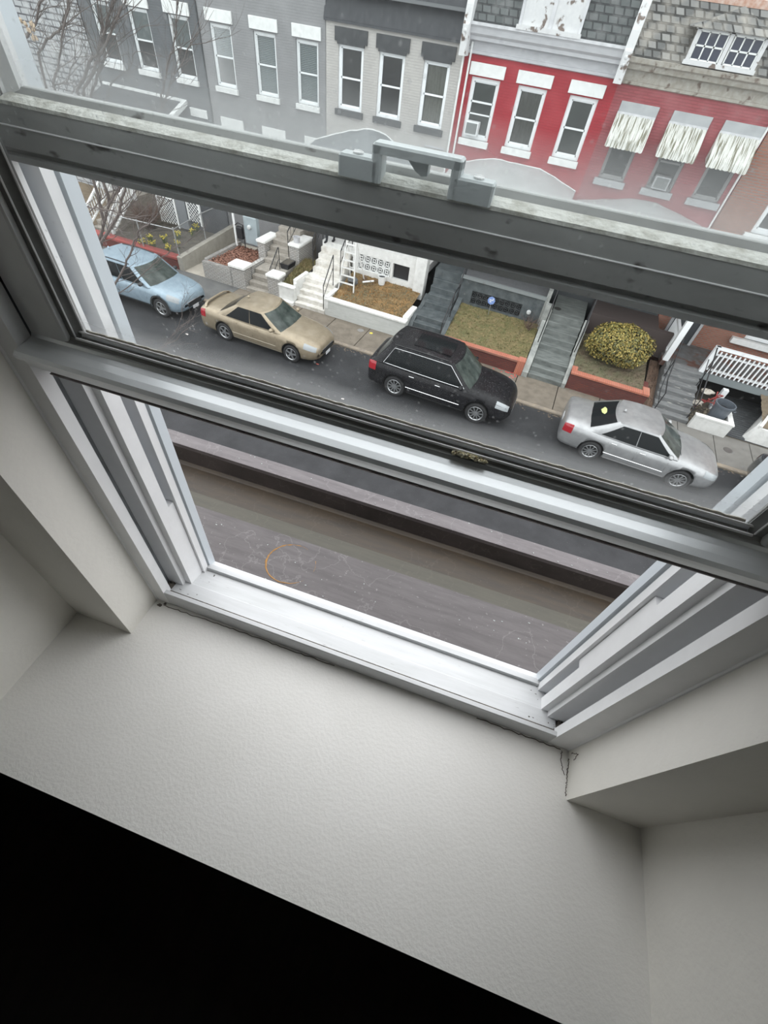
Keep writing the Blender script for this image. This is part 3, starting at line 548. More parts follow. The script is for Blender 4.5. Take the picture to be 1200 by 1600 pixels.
# --- red house with dark slate mansard
RED = brick('brick_red_paint', (.34, .022, .034), (.32, .020, .031), (.27, .02, .028), wear=(.40, .05, .06), bump=.35)
SLATE = brick('slate_dark', (.060, .068, .068), (.11, .12, .12), (.02, .022, .024), .28, .17, .022, .7, wear=(.17, .17, .17), bump=1, nsc=3)
SLATE2 = brick('slate_weathered', (.11, .11, .108), (.26, .255, .245), (.03, .028, .026), .26, .17, .026, .8, wear=(.36, .33, .29), bump=1, nsc=2.2)
hs4 = hs = thing('row_house', 'bright red row house with white lintels and dark slate mansard', 'house', (-2.9, FY, 0), 'row houses across the street')
W4 = [(-5.0, -4.02), (-3.40, -2.45), (-1.70, -.80)]
b = MB(); wall_mesh(b, -5.36, -.40, 0, 7.9, FY, [(a, c, 5.72, 7.28) for a, c in W4]); part('wall', b, RED, hs)
for i, (a, c) in enumerate(W4):
    window(hs, a, c, 5.72, 7.28, fill='curtain' if i == 1 else 'shade', fw=.10, mid=.5 if i else .62, extra=0 if i else 6.38); lint(hs, a-.10, c+.10, 7.32, 7.62, WPAINT); lint(hs, a-.05, c+.05, 5.54, 5.72, WPAINT, .12, name='window_sill')
cprof = [(20.0, 7.78), (19.93, 7.80), (19.93, 7.86), (19.97, 7.88), (19.97, 8.06), (19.80, 8.10), (19.80, 8.18), (19.72, 8.24), (19.70, 8.36), (19.66, 8.44), (20.2, 8.46), (20.2, 7.78)]
b = MB(); b.prism(cprof, 'x', -5.30, -.46); part('cornice', b, CORN, hs)
b = MB(); b.prism([(19.645, 8.41), (19.645, 8.475), (20.0, 8.48), (20.0, 8.41)], 'x', -5.34, -.44); part('gutter', b, CORNW, hs)
b = MB(); b.prism([(19.80, 8.45), (20.35, 10.2), (20.9, 10.2), (20.9, 8.45)], 'x', -5.36, -.42); part('mansard', b, SLATE, hs)
for (xa, xb) in ((-5.46, -5.24), (-.56, -.32)):
    b = MB(); b.bbox(xa, xb, 19.52, 20.0, 7.72, 8.44, .02); b.prism([(19.55, 8.42), (19.60, 8.80), (20.1, 10.4), (20.4, 10.4), (20.4, 8.42)], 'x', xa, xb); o = part('party_bracket', b, PEEL, hs)
    q = MB(); q.bbox(xa+.03, xb-.03, 19.49, 19.53, 8.1, 8.4, .01); q.blob(((xa+xb)/2, 19.49, 8.27), (.05, .03, .05)); q.blob(((xa+xb)/2, 19.50, 8.12), (.035, .03, .035)); part('rosette', q, PEEL, o)
b = MB(); b.box(-3.84, -1.90, 19.62, 19.9, 8.46, 8.56); b.box(-3.78, -1.95, 19.72, 20.3, 8.56, 9.9); dm = part('dormer', b, PEEL, hs, 'boarded dormer with peeling white paint')
for xa, xb in ((-2.90, -2.80), (-3.80, -3.72), (-2.0, -1.93)): b = MB(); b.box(xa, xb, 19.69, 19.73, 8.56, 9.8); part('mullion', b, CORNW, dm)
bb, top = hip(-5.1, -.5, 17.8, 19.99, 4.95, 5.33, .3, .012, 8); part('porch_roof', bb, RF_L, hs, 'pale coated porch roof')
b = MB(); b.tube([(p[0], 19.97, p[2]) for p in top], .022, 5); part('flashing', b, WPAINT, hs)
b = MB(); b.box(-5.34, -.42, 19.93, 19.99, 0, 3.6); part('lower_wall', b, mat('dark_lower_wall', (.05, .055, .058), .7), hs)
b = MB(); b.tube([(-5.16, 19.93, 8.05), (-5.16, 19.93, 4.7)], .035, 8); part('downspout', b, WPAINT, hs)
ac = thing('air_conditioner', 'white window air conditioner in the lower left of the bright red house\'s first window', 'air conditioner', (-4.63, 19.95, 5.82))
b = MB(); b.bbox(-4.88, -4.42, 19.84, 20.15, 5.84, 6.20, .01); part('casing', b, WFRAME, ac)
b = MB(); b.box(-4.84, -4.46, 19.825, 19.842, 5.88, 6.16); 
part('grille', b, mat('ac_grille', (.16, .17, .17), .6), ac)
# --- darker red house with awnings
RED2 = brick('brick_red_worn', (.32, .075, .085), (.28, .065, .075), (.24, .06, .065), wear=(.36, .12, .13), bump=.5)
hs5 = hs = thing('row_house', 'dull red row house with three rusty white awnings and slate dormer', 'house', (1.9, FY, 0), 'row houses across the street')
W5 = [(.05, .90), (1.63, 2.46), (3.12, 3.97)]
b = MB(); wall_mesh(b, -.40, 4.18, 0, 7.95, FY, [(a, c, 5.45, 7.05) for a, c in W5]); part('wall', b, RED2, hs)
AWN = mat('awning_white_rusty', (.70, .70, .67), .5, c2=(.50, .50, .46), nscale=5, stretch=(8, .5, .5), c3=(.17, .16, .11), s3=4.0, lo3=.50, hi3=.60)
GREYL = mat('grey_lintel', (.44, .45, .46), .7, c2=(.36, .37, .38), nscale=3)
GFR = mat('weathered_grey_frame', (.30, .30, .30), .7)
for i, (a, c) in enumerate(W5):
    window(hs, a, c, 5.45, 7.05, fill='dark', frame=GFR, mid=.55 if i != 1 else .45); lint(hs, a-.16, c+.14, 7.08, 7.37, GREYL); lint(hs, a-.10, c+.08, 5.27, 5.45, GREYL, .12, name='window_sill')
    x0, x1 = a-.17, c+.14; aw = MB(); n = 48
    def P(i_, j, x0=x0, x1=x1):
        t = i_/n; rib = .018*abs(math.sin(t*PI*9)); pf = [(19.97, 7.10), (19.62, 6.78), (19.36, 6.52), (19.30, 6.36)][j]
        return (x0+(x1-x0)*t, pf[0]-rib, pf[1]+rib*.5-(.03*abs(math.sin(t*PI*9)) if j == 3 else 0))
    aw.grid(P, n+1, 4)
    for xx in (x0, x1): aw.add([(xx, 19.98, 7.10), (xx, 19.62, 6.78), (xx, 19.36, 6.52), (xx, 19.30, 6.36), (xx, 19.98, 6.45)], [(0, 1, 2, 3, 4)])
    o = part('awning', aw, AWN, hs, 'corrugated metal awning')
    hd = MB(); hd.box(x0, x1, 19.93, 19.99, 7.05, 7.13)
    part('awning_rail', hd, CORNW, o)
cprof5 = [(20.0, 7.72), (19.94, 7.74), (19.94, 7.80), (19.98, 7.82), (19.98, 8.02), (19.82, 8.06), (19.78, 8.16), (19.70, 8.20), (19.68, 8.30), (20.2, 8.34), (20.2, 7.72)]
b = MB(); b.prism(cprof5, 'x', -.34, 4.18); part('cornice', b, CORND, hs)
b = MB(); b.prism([(19.80, 8.30), (20.55, 9.60), (21.2, 9.60), (21.2, 8.30)], 'x', -.34, 4.18); part('mansard', b, SLATE2, hs)
b = MB(); b.prism([(20.48, 9.50), (20.48, 9.66), (20.75, 9.68), (20.75, 9.5)], 'x', -.34, 4.18); part('ridge_flashing', b, mat('copper_flashing', (.42, .22, .15), .6, c2=(.55, .42, .36), nscale=9), hs)
dm = MB(); dm.box(1.12, 2.92, 19.80, 20.6, 8.34, 9.05); dmo = part('dormer', dm, CORND, hs, 'slate gabled dormer')
for (a, c) in ((1.22, 1.95), (2.12, 2.84)):
    f = MB(); f.box(a, c, 19.76, 19.80, 8.44, 8.98); part('dormer_pane', f, mat('dark_blue_glass', (.03, .035, .06), .12), dmo)
    g = MB()
    for k in range(4): x = a+(c-a)*k/3; g.box(x-.018, x+.018, 19.74, 19.77, 8.44, 8.98)
    for z in (8.44, 8.71, 8.98): g.box(a, c, 19.74, 19.77, z-.018, z+.018)
    part('muntins', g, WPAINT, dmo)
b = MB()
for x in (1.12, 1.98, 2.86): b.box(x, x+.10, 19.72, 19.82, 8.36, 9.04)
b.box(1.08, 3.0, 19.70, 19.82, 8.33, 8.42); b.box(1.08, 3.0, 19.72, 19.82, 9.0, 9.08); part('dormer_trim', b, PEEL, dmo)
b = MB(); b.add([(.88, 19.62, 9.02), (3.16, 19.62, 9.02), (2.02, 20.05, 9.50), (2.02, 20.7, 9.50), (.88, 20.5, 9.10), (3.16, 20.5, 9.10)], [(0, 1, 2), (0, 2, 3, 4), (1, 5, 3, 2), (0, 4, 5, 1)]); part('dormer_roof', b, SLATE2, dmo)
bb, top = hip(-.35, 4.2, 17.8, 19.99, 4.72, 5.12, .42, .015, 9); part('porch_roof', bb, RF_L, hs, 'pale coated porch roof')
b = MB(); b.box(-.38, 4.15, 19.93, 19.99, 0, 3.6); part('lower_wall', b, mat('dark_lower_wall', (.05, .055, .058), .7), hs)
b = MB(); b.tube([(4.12, 19.93, 8.0), (4.12, 19.93, 4.7)], .03, 8); part('downspout', b, WPAINT, hs)
ac = thing('air_conditioner', 'grey window air conditioner under the middle rusty awning', 'air conditioner', (2.05, 19.9, 5.5))
b = MB(); b.bbox(1.80, 2.28, 19.80, 20.15, 5.50, 5.84, .01); part('casing', b, GREYL, ac)
b = MB(); b.box(1.85, 2.23, 19.785, 19.802, 5.54, 5.80); part('grille', b, mat('ac_grille', (.1, .1, .1), .6), ac)
# --- brick house at the right
BRK = brick('brick_orange_brown', (.26, .095, .06), (.33, .13, .085), (.20, .17, .15), .21, .07, .014, wear=(.30, .16, .12))
hs6 = hs = thing('row_house', 'unpainted orange brown brick row house at the far right', 'house', (9, FY, 0), 'row houses across the street')
b = MB(); wall_mesh(b, 4.2, 20, 0, 7.95, FY, [(5.36, 6.4, 4.9, 6.6), (7.35, 8.9, 1.76, 3.6)]); part('wall', b, BRK, hs)
window(hs, 5.36, 6.4, 4.9, 6.6, fill='blinds', fw=.12); lint(hs, 5.2, 6.55, 4.72, 4.9, WPAINT, .12, name='window_sill'); window(hs, 7.35, 8.9, 1.76, 3.6, fill='shade'); lint(hs, 6.95, 9.3, 1.56, 1.76, WPAINT, .18, name='window_sill')
b = MB(); b.prism(cprof5, 'x', 4.18, 20); part('cornice', b, CORND, hs)
b = MB(); b.prism([(19.80, 8.30), (20.55, 9.60), (21.2, 9.60), (21.2, 8.30)], 'x', 4.19, 20); part('mansard', b, SLATE2, hs)
b = MB(); b.box(4.75, 5.70, 19.90, 19.99, .9, 3.1); do = part('door', b, mat('dark_door', (.05, .055, .06), .5), hs)
b = MB(); b.box(5.70, 5.80, 19.86, 20.0, .9, 3.15); b.box(4.65, 4.75, 19.86, 20.0, .9, 3.15); part('door_frame', b, GREYL, do)

# ================================================================== FRONT YARDS
WBRICK = brick('brick_whitewashed', (.47, .46, .44), (.40, .39, .37), (.20, .19, .18), .21, .07, .014, wear=(.34, .32, .29), nsc=6)
WHITEW = mat('masonry_white', (.74, .74, .72), .7, c2=(.62, .62, .60), nscale=5, ndet=7, bump=.3, bscale=25)
WHITEC = mat('cap_white', (.82, .82, .80), .6, c2=(.66, .65, .62), nscale=9, ndet=6)
CONW = mat('concrete_wall', (.36, .34, .30), .85, c2=(.27, .255, .22), nscale=4, ndet=7, bump=.3, bscale=20)
TAN = mat('tan_concrete', (.46, .42, .36), .8, c2=(.38, .35, .30), nscale=2, ndet=6)
STEPG = mat('grey_steps', (.36, .33, .29), .8, c2=(.24, .22, .19), nscale=5, ndet=7, stretch=(1, 1, 2))
STEPW = mat('white_steps', (.70, .68, .64), .75, c2=(.46, .43, .38), nscale=4, ndet=8, lo=.42, hi=.7)
DKG = mat('dark_green_grey_paint', (.060, .072, .076), .55, c2=(.13, .145, .15), nscale=4, ndet=7, lo=.4, hi=.75)
SLAG = mat('grey_green_slate_walk', (.20, .215, .205), .6, c2=(.10, .11, .105), nscale=4, ndet=8, stretch=(.6, 3, 1))
STEPD = mat('grey_weathered_steps', (.20, .205, .205), .75, c2=(.12, .122, .125), nscale=6, ndet=7, stretch=(.4, 3, 2), c3=(.42, .41, .38), s3=9, lo3=.62, hi3=.72)
REDB = brick('brick_garden_red', (.17, .042, .030), (.125, .032, .026), (.07, .038, .033), .21, .07, .012, wear=(.11, .035, .03), nsc=5)
REDC = brick('brick_cap_orange', (.52, .17, .10), (.44, .13, .08), (.25, .12, .09), .07, .12, .01, plane='xy', off=0, wear=(.45, .2, .14))
IRON = mat('black_iron', (.02, .02, .022), .5)
GALV = mat('galvanised_steel', (.42, .43, .43), .4, .6)
LEAFM = mat('dead_leaves', (.16, .055, .035), .8, c2=(.30, .17, .12), nscale=30)
GRASS = mat('winter_grass', (.115, .115, .045), .9, c2=(.20, .155, .075), nscale=3, ndet=7, c3=(.30, .21, .11), s3=14, lo3=.58, hi3=.72, bump=.8, bscale=30)
GRASSR = mat('rusty_dead_grass', (.13, .11, .06), .9, c2=(.27, .155, .06), nscale=1.4, ndet=7, lo=.42, hi=.62, c3=(.36, .28, .16), s3=16, lo3=.6, hi3=.72, bump=.8, bscale=30)
BARE = mat('bare_ground', (.20, .16, .11), .95, c2=(.13, .10, .07), nscale=3, ndet=7, bump=.6, bscale=20)
SOILD = mat('dark_soil', (.065, .06, .05), .95, c2=(.12, .105, .085), nscale=5, ndet=7, bump=.7, bscale=25)

def lawn(name, x0, x1, y0, y1, z0, z1, m, seed, label, cat='grass', blades=900, bm=None, h=.06):
    b = MB(); rg = random.Random(seed); nx, ny = 22, 22
    hgt = [[rg.uniform(-.02, .025) for _ in range(nx)] for _ in range(ny)]
    b.grid(lambda i, j: (x0+(x1-x0)*i/(nx-1), y0+(y1-y0)*j/(ny-1), z0+(z1-z0)*j/(ny-1)+hgt[j][i]), nx, ny)
    b.mi = 1
    for k in range(blades):
        u, v = rg.random(), rg.random(); x = x0+(x1-x0)*u; y = y0+(y1-y0)*v; z = z0+(z1-z0)*v; a = rg.uniform(0, 2*PI); w = rg.uniform(.008, .02); hh = rg.uniform(.3, 1)*h; dx, dy = rg.uniform(-.05, .05), rg.uniform(-.05, .05)
        b.add([(x-w*math.cos(a), y-w*math.sin(a), z), (x+w*math.cos(a), y+w*math.sin(a), z), (x+dx, y+dy, z+hh)], [(0, 1, 2)])
    return solo(name, b, [m, bm or m], label, cat, kind='stuff')
def steps(par, x0, x1, y0, run, n, rise, z0, m, back, name='step'):
    for k in range(n):
        b = MB(); b.bbox(x0, x1, y0+run*k, back, z0+rise*k, z0+rise*(k+1), .012); part(name, b, m, par)
def railing(name, label, pts, posts, group=None, m=IRON, r=.018, mid=True, cat='railing', bal=0):
    """pts: top rail polyline; posts: list of (x, y, zbottom, ztop)"""
    t = thing(name, label, cat, (posts[0][0], posts[0][1], posts[0][2]), group)
    b = MB(); b.tube(pts, r*1.25, 6); part('top_rail', b, m, t)
    for (x, y, a, c) in posts: q = MB(); q.tube([(x, y, a), (x, y, c)], r, 6); part('post', q, m, t)
    if mid: b = MB(); b.tube([(p[0], p[1], p[2]-.45) for p in pts], r*.8, 6); part('lower_rail', b, m, t)
    if bal:
        for k in range(1, bal):
            f = k/bal*(len(pts)-1); i = min(int(f), len(pts)-2); p = Vector(pts[i]).lerp(Vector(pts[i+1]), f-i); q = MB(); q.tube([(p.x, p.y, p.z-.45), (p.x, p.y, p.z)], r*.55, 5); part('baluster', q, m, t)
    return t

# --- chain link garden (left)
t = thing('garden_wall', 'low red brick garden wall under the chain link fence', 'wall', (-17.4, 15.85, 0))
b = MB(); b.box(-24, -15.46, 15.75, 15.95, 0, .42); part('wall', b, REDB, t)
b = MB(); b.prism([(15.72, .42), (15.72, .50), (15.98, .56), (15.98, .42)], 'x', -24, -15.46); part('cap', b, mat('red_painted_cap', (.30, .055, .05), .7, c2=(.24, .07, .06), nscale=6), t)
lawn('garden_bed', -19.3, -15.46, 15.95, 18.5, .42, .72, SOILD, 2, 'dark mulched soil inside the chain link fence', 'soil', 500, BARE)
lawn('bare_yard', -28, -19.3, 15.95, 19.9, .3, .75, BARE, 3, 'bare tan ground of the yard at the far left', 'ground', 500)
b = MB(); b.prism([(15.73, 0), (15.73, .55), (15.76, .58), (19.8, .84), (19.8, 0)], 'x', -15.45, -15.20); solo('retaining_wall', b, CONW, 'long plain concrete wall beside the sunken tan driveway', 'wall')
b = MB(); b.box(-15.2, -14.15, 15.75, 19.9, 0, .035); solo('driveway_slab', b, TAN, 'narrow tan concrete slab between the concrete wall and brick planter', 'path')
fn = thing('chain_link_fence', 'grey chain link fence around the yellow flowers', 'fence', (-15.38, 15.82, .55))
FT = [(-19.2, 15.85, 1.42), (-15.38, 15.82, 1.60), (-15.35, 17.63, 1.77), (-15.35, 19.6, 1.80)]
for (x, y, a, c) in ((-19.2, 15.85, .5, 1.45), (-15.38, 15.82, .55, 1.65), (-15.35, 17.63, .75, 1.82), (-15.35, 19.6, .8, 1.85), (-17.3, 15.84, .5, 1.53)):
    b = MB(); b.tube([(x, y, a), (x, y, c)], .028, 6); b.blob((x, y, c), (.035, .035, .03), 6, 4); part('post', b, GALV, fn)
b = MB(); b.tube(FT, .022, 6); part('top_rail', b, GALV, fn)
b = MB(); h0 = .95
def mesh_panel(b, p, q, zb):
    L = math.dist(p[:2], q[:2]); n = int(L/.085)
    for k in range(-12, n+12):
        for s in (1, -1):
            u0 = k*.085; u1 = u0+s*1.0
            a, c = (u0, 0), (u1, 1)
            def cl(u0, v0, u1, v1):
                if u1 == u0: return None
                t0, t1 = 0, 1
                for (d, lo, hi, s0) in ((u1-u0, 0, L, u0),):
                    ta, tb = (lo-s0)/d, (hi-s0)/d
                    if ta > tb: ta, tb = tb, ta
                    t0, t1 = max(t0, ta), min(t1, tb)
                return (t0, t1) if t1 > t0 else None
            r = cl(u0, 0, u1, 1)
            if not r: continue
            pp = []
            for tt in r:
                u = (u0+(u1-u0)*tt)/L; zt = p[2]+(q[2]-p[2])*u; zz = zb+(zt-zb)*tt; pp.append((p[0]+(q[0]-p[0])*u, p[1]+(q[1]-p[1])*u, zz))
            b.tube(pp, .0028, 3, False)
mesh_panel(b, FT[0], FT[1], .52); mesh_panel(b, FT[1], FT[2], .62); mesh_panel(b, FT[2], FT[3], .74)
part('wire_mesh', b, mat('fence_wire', (.20, .205, .205), .5, .5), fn)
YEL = mat('flower_yellow', (.75, .60, .05), .7, c2=(.55, .50, .10), nscale=60); GRN = mat('stem_green', (.10, .14, .05), .8)
for i, (x, y) in enumerate(((-16.87, 16.7), (-17.0, 16.06), (-16.2, 16.1), (-16.62, 17.3), (-17.48, 16.5), (-17.5, 15.99), (-16.2, 17.8), (-16.35, 18.3), (-16.1, 16.6))):
    t = thing('daffodil_clump', ['yellow flower clump nearest the middle of the fenced bed', 'yellow flower clump at the front of the fenced bed, left of the corner', 'bright yellow flower clump closest to the fence corner', 'yellow flower clump deeper in behind the side fence', 'pale yellow flower clump furthest left in the bed', 'small pale flower clump by the front fence at the left', 'yellow flower clump behind the second fence post', 'yellow flower clump at the back beside the house', 'small yellow flower clump just inside the side fence'][i], 'flowers', (x, y, .5), 'yellow flowers in the fenced bed')
    z = .45+(y-15.95)*.11; rg = random.Random(i); b = MB(); g = MB()
    for k in range(26):
        a = rg.uniform(0, 6.28); r = rg.uniform(0, .17); px, py, pz = x+r*math.cos(a), y+r*math.sin(a), z+rg.uniform(.16, .30)
        b.blob((px, py, pz), (.026, .026, .018), 6, 4, .3, k); g.tube([(x+(px-x)*.5, y+(py-y)*.5, z-.05), (px, py, pz)], .006, 4)
    part('blooms', b, YEL, t); part('stems', g, GRN, t)
# lattice, gate and white stair of the dark grey house
def lattice(name, label, x0, x1, y, z0, z1, sp=.155):
    t = thing(name, label, 'lattice', ((x0+x1)/2, y, z0), 'white lattice panels by the left house')
    b = MB(); H_ = z1-z0; Wd = x1-x0; k = -H_
    while k < Wd:
        for s in (0, 1):
            a, c = max(0, -k), min(H_, Wd-k)
            if c > a:
                p0 = (x0+k+a, z0+a) if not s else (x0+k+a, z1-a); p1 = (x0+k+c, z0+c) if not s else (x0+k+c, z1-c)
                b.bar((p0[0], y-.006*s, p0[1]), (p1[0], y-.006*s, p1[1]), .012, .024, (0, 1, 0))
        k += sp
    part('slats', b, WPAINT, t)
    f = MB(); f.box(x0-.04, x0, y-.03, y+.02, z0, z1); f.box(x1, x1+.07, y-.05, y+.03, z0-.1, z1+.1); f.box(x0, x1, y-.03, y+.02, z1, z1+.05); part('frame', f, WPAINT, t)
lattice('lattice_panel', 'white lattice panel beside the brown twiggy shrub', -18.0, -17.08, 18.0, .85, 1.85)
lattice('lattice_panel', 'white lattice panel right of the grey porch post', -16.35, -15.75, 18.0, 1.2, 2.0)
b = MB(); b.box(-16.95, -16.45, 17.95, 18.1, .8, 2.3); solo('porch_post', b, mat('grey_post', (.17, .18, .19), .7), 'wide dark grey porch post between two lattice panels', 'post')
t = thing('white_stair', 'white railed porch stair behind the bare twigs at the left', 'stairs', (-20, 17, 0))
steps(t, -20.6, -19.4, 16.3, .28, 6, .2, .3, STEPG, 19.9)
for (x) in (-20.7, -19.35):
    b = MB(); b.bar((x, 16.3, 1.15), (x, 18.0, 2.3), .09, .07); b.bar((x, 16.3, .55), (x, 18.0, 1.65), .07, .06); b.box(x-.06, x+.06, 16.2, 16.32, .3, 1.35); b.box(x-.06, x+.06, 17.95, 18.07, 1.4, 2.5)
    for k in range(1, 12): yy = 16.3+k*.142; b.box(x-.02, x+.02, yy-.02, yy+.02, .5+(yy-16.3)*.66, 1.12+(yy-16.3)*.68)
    part('balustrade', b, WPAINT, t)
TWIG = mat('twig_brown', (.10, .065, .055), .9, c2=(.16, .11, .09), nscale=20)
TWIGB = mat('bark_grey_brown', (.085, .070, .066), .85, c2=(.15, .125, .115), nscale=30)
def twiggy(name, label, c, rad, h, n, seed, m=TWIG, r=.008):
    b = MB(); rg = random.Random(seed)
    for k in range(n):
        a = rg.uniform(0, 2*PI); l = rg.uniform(.5, 1); p = [Vector((c[0]+rg.uniform(-.1, .1), c[1]+rg.uniform(-.1, .1), c[2]))]; d = Vector((math.cos(a)*rad*l/5, math.sin(a)*rad*l/5, h*rg.uniform(.6, 1)/5))
        for i in range(5): d = d+Vector((rg.uniform(-1, 1), rg.uniform(-1, 1), rg.uniform(-.6, .3)))*.045; p.append(p[-1]+d)
        b.tube(p, [r, r*.9, r*.8, r*.6, r*.5, r*.3], 3, False)
        for i in (2, 3, 4):
            e = p[i]+Vector((rg.uniform(-.2, .2), rg.uniform(-.2, .2), rg.uniform(0, .22))); b.tube([p[i], e], [r*.5, r*.25], 3, False)
    return solo(name, b, m, label, 'shrub')
twiggy('bare_shrub', 'large leafless brown shrub behind the chain link fence', (-18.3, 17.4, .6), .95, 1.25, 170, 5)
# --- brick planter, meter, grey steps
t = thing('brick_planter', 'whitewashed brick planter holding dead leaves beside the grey steps', 'planter', (-13.2, 15.85, 0))
b = MB(); b.box(-14.15, -12.72, 15.75, 15.95, 0, .70); b.box(-14.15, -14.0, 15.95, 18.4, 0, .76); b.box(-12.26, -12.06, 16.25, 17.4, 0, .80); part('wall', b, WBRICK, t)
b = MB(); b.box(-12.74, -12.06, 15.75, 16.28, 0, .84); part('pillar', b, WBRICK, t)
b = MB(); b.bbox(-12.80, -12.0, 15.69, 16.34, .84, .95, .03); part('pillar_cap', b, WHITEC, t, 'white pillar cap')
rg = random.Random(1); b = MB(); b.box(-14.0, -12.26, 15.95, 18.3, .45, .60)
for k in range(1500):
    x, y = rg.uniform(-13.98, -12.28), rg.uniform(15.97, 18.2); a = rg.uniform(0, PI); s = rg.uniform(.03, .07); z = .60+rg.uniform(0, .09); dx, dy = s*math.cos(a), s*math.sin(a)
    b.add([(x-dx, y-dy, z+rg.uniform(-.02, .02)), (x+dy*.6, y-dx*.6, z+rg.uniform(-.02, .03)), (x+dx, y+dy, z+rg.uniform(-.02, .02)), (x-dy*.6, y+dx*.6, z+.02)], [(0, 1, 2, 3)])
solo('leaf_litter', b, LEAFM, 'reddish brown dead leaves filling the brick planter', 'leaves', kind='stuff')
t = thing('electric_meter', 'pale blue grey meter cabinet behind the leaf filled planter', 'meter', (-13.1, 18.1, .95))
b = MB(); b.bbox(-13.45, -12.8, 18.0, 18.25, .95, 2.0, .02); part('cabinet', b, mat('blue_grey_cabinet', (.34, .39, .41), .5, c2=(.28, .33, .35), nscale=5), t)
b = MB(); b.lathe([(.09, 0), (.09, -.06), (.07, -.10), (.02, -.11)], (-13.15, 18.0, 1.62), 'y', 14); part('dial', b, mat('meter_dial', (.55, .57, .57), .3), t)
b = MB(); b.bbox(-13.86, -13.56, 17.95, 18.15, 1.05, 1.5, .02); b.tube([(-13.5, 18.0, .7), (-13.5, 18.0, 1.62), (-13.75, 18.0, 1.66), (-13.9, 18.0, 1.55)], .025, 6); part('black_box', b, IRON, t, 'black gas box with a bent pipe')
b = MB(); b.tube([(-13.98, 18.05, .7), (-13.98, 18.05, 2.0)], .05, 8); b.tube([(-13.92, 18.0, 1.0), (-13.92, 18.0, 1.7)], .03, 6); part('pipe', b, WPAINT, t)
t = thing('grey_stair', 'weathered grey concrete stair between two white capped pillars', 'stairs', (-11.5, 16, 0))
steps(t, -12.04, -10.96, 15.72, .26, 4, .17, 0, STEPG, 20)
steps(t, -12.04, -10.96, 17.25, .26, 6, .18, .68, STEPG, 20)
for (x0, x1, y0, y1, h) in ((-10.95, -10.42, 15.75, 16.25, .88), (-12.42, -12.06, 17.42, 18.5, 1.38), (-10.95, -10.5, 17.6, 18.8, 1.50)):
    b = MB(); b.box(x0, x1, y0, y1, 0, h); o = part('pillar', b, WBRICK, t); q = MB(); q.bbox(x0-.05, x1+.05, y0-.05, y1+.05, h, h+.10, .03); part('cap', q, WHITEC, o)
b = MB(); b.box(-10.95, -10.6, 16.25, 17.6, 0, .82); part('low_wall', b, CONW, t)
railing('stair_railing', 'short black sloping railing at the foot of the grey stair', [(-11.0, 16.1, 1.03), (-11.0, 16.8, 1.63)], [(-11.0, 16.1, .05, 1.03), (-11.0, 16.84, .75, 1.63)], 'stair railings', bal=6)
railing('stair_railing', 'upright black railing beside the upper grey steps', [(-11.0, 17.6, 2.0), (-11.0, 18.9, 2.8)], [(-11.0, 17.6, 1.0, 2.0), (-11.0, 18.9, 1.8, 2.8)], 'stair railings', bal=5)
t = thing('flower_pot', 'round white empty pot on the right white capped pillar', 'pot', (-10.72, 17.85, 1.60)); b = MB(); b.lathe([(.11, 0), (.15, .2), (.16, .22), (.13, .22), (.12, .10)], (-10.72, 17.85, 1.60), 'z', 18); part('pot', b, CORN, t)
t = thing('planter_box', 'black rectangular planter box on the low wall by the grey stair', 'planter', (-10.8, 17.1, .82)); b = MB(); b.prism([(-10.95, .83), (-10.62, .83), (-10.58, 1.02), (-10.99, 1.02)], 'y', 16.85, 17.45); part('box', b, IRON, t)
q = MB(); q.box(-10.95, -10.62, 16.89, 17.41, 1.0, 1.028); part('soil', q, SOILD, t)
# --- white steps, ladder yard
t = thing('white_wall', 'low white painted wall under the small strip of grass', 'wall', (-10.1, 15.85, 0))
b = MB(); b.box(-10.42, -9.72, 15.75, 15.95, 0, .66); part('wall', b, WHITEW, t); b = MB(); b.bbox(-10.45, -9.70, 15.72, 15.98, .66, .72, .02); b.bbox(-9.86, -9.70, 15.98, 17.0, .66, .95, .02); part('cap', b, WHITEC, t)
b = MB(); b.bbox(-10.55, -9.72, 15.60, 15.76, 0, .16, .02); part('plinth', b, WHITEC, t)
lawn('grass_strip', -10.45, -9.8, 15.95, 18.0, .62, 1.0, GRASS, 4, 'small strip of shaggy grass between the two stairs', blades=900, h=.16)
t = thing('white_stair', 'white painted stair with worn treads leading up to the porch', 'stairs', (-9, 16, 0))
steps(t, -9.7, -8.32, 15.74, .23, 5, .17, 0, STEPW, 20); steps(t, -9.7, -8.32, 17.35, .25, 5, .19, .85, STEPW, 20)
b = MB(); b.box(-8.32, -8.14, 15.74, 16.7, .3, .76); b.box(-9.8, -9.7, 15.9, 17.3, .2, .82); part('stair_cheek', b, WHITEW, t)
railing('stair_railing', 'black sloping railing on the right of the lower white steps', [(-8.38, 15.80, 1.12), (-8.38, 16.65, 2.0)], [(-8.38, 15.80, .2, 1.12), (-8.38, 16.65, .85, 2.0)], 'stair railings')
railing('stair_railing', 'black balustered railing on the right of the upper white steps', [(-8.38, 17.3, 1.95), (-8.38, 18.4, 2.8)], [(-8.38, 17.3, .9, 1.95), (-8.38, 18.4, 1.8, 2.8)], 'stair railings', bal=8)
railing('stair_railing', 'black balustered railing on the left of the upper white steps', [(-9.76, 17.5, 2.0), (-9.76, 18.4, 2.8)], [(-9.76, 17.5, 1.0, 2.0), (-9.76, 18.4, 1.7, 2.8)], 'stair railings', bal=8)
t = thing('white_wall', 'long white painted wall in front of the rusty brown lawn', 'wall', (-6.6, 15.85, 0))
b = MB(); b.box(-8.30, -4.80, 15.76, 15.95, 0, .64); b.box(-4.98, -4.80, 15.95, 17.0, 0, .70); part('wall', b, mat('white_wall_streaky', (.56, .57, .55), .7, c2=(.47, .48, .46), nscale=3, stretch=(1, 1, 8)), t)
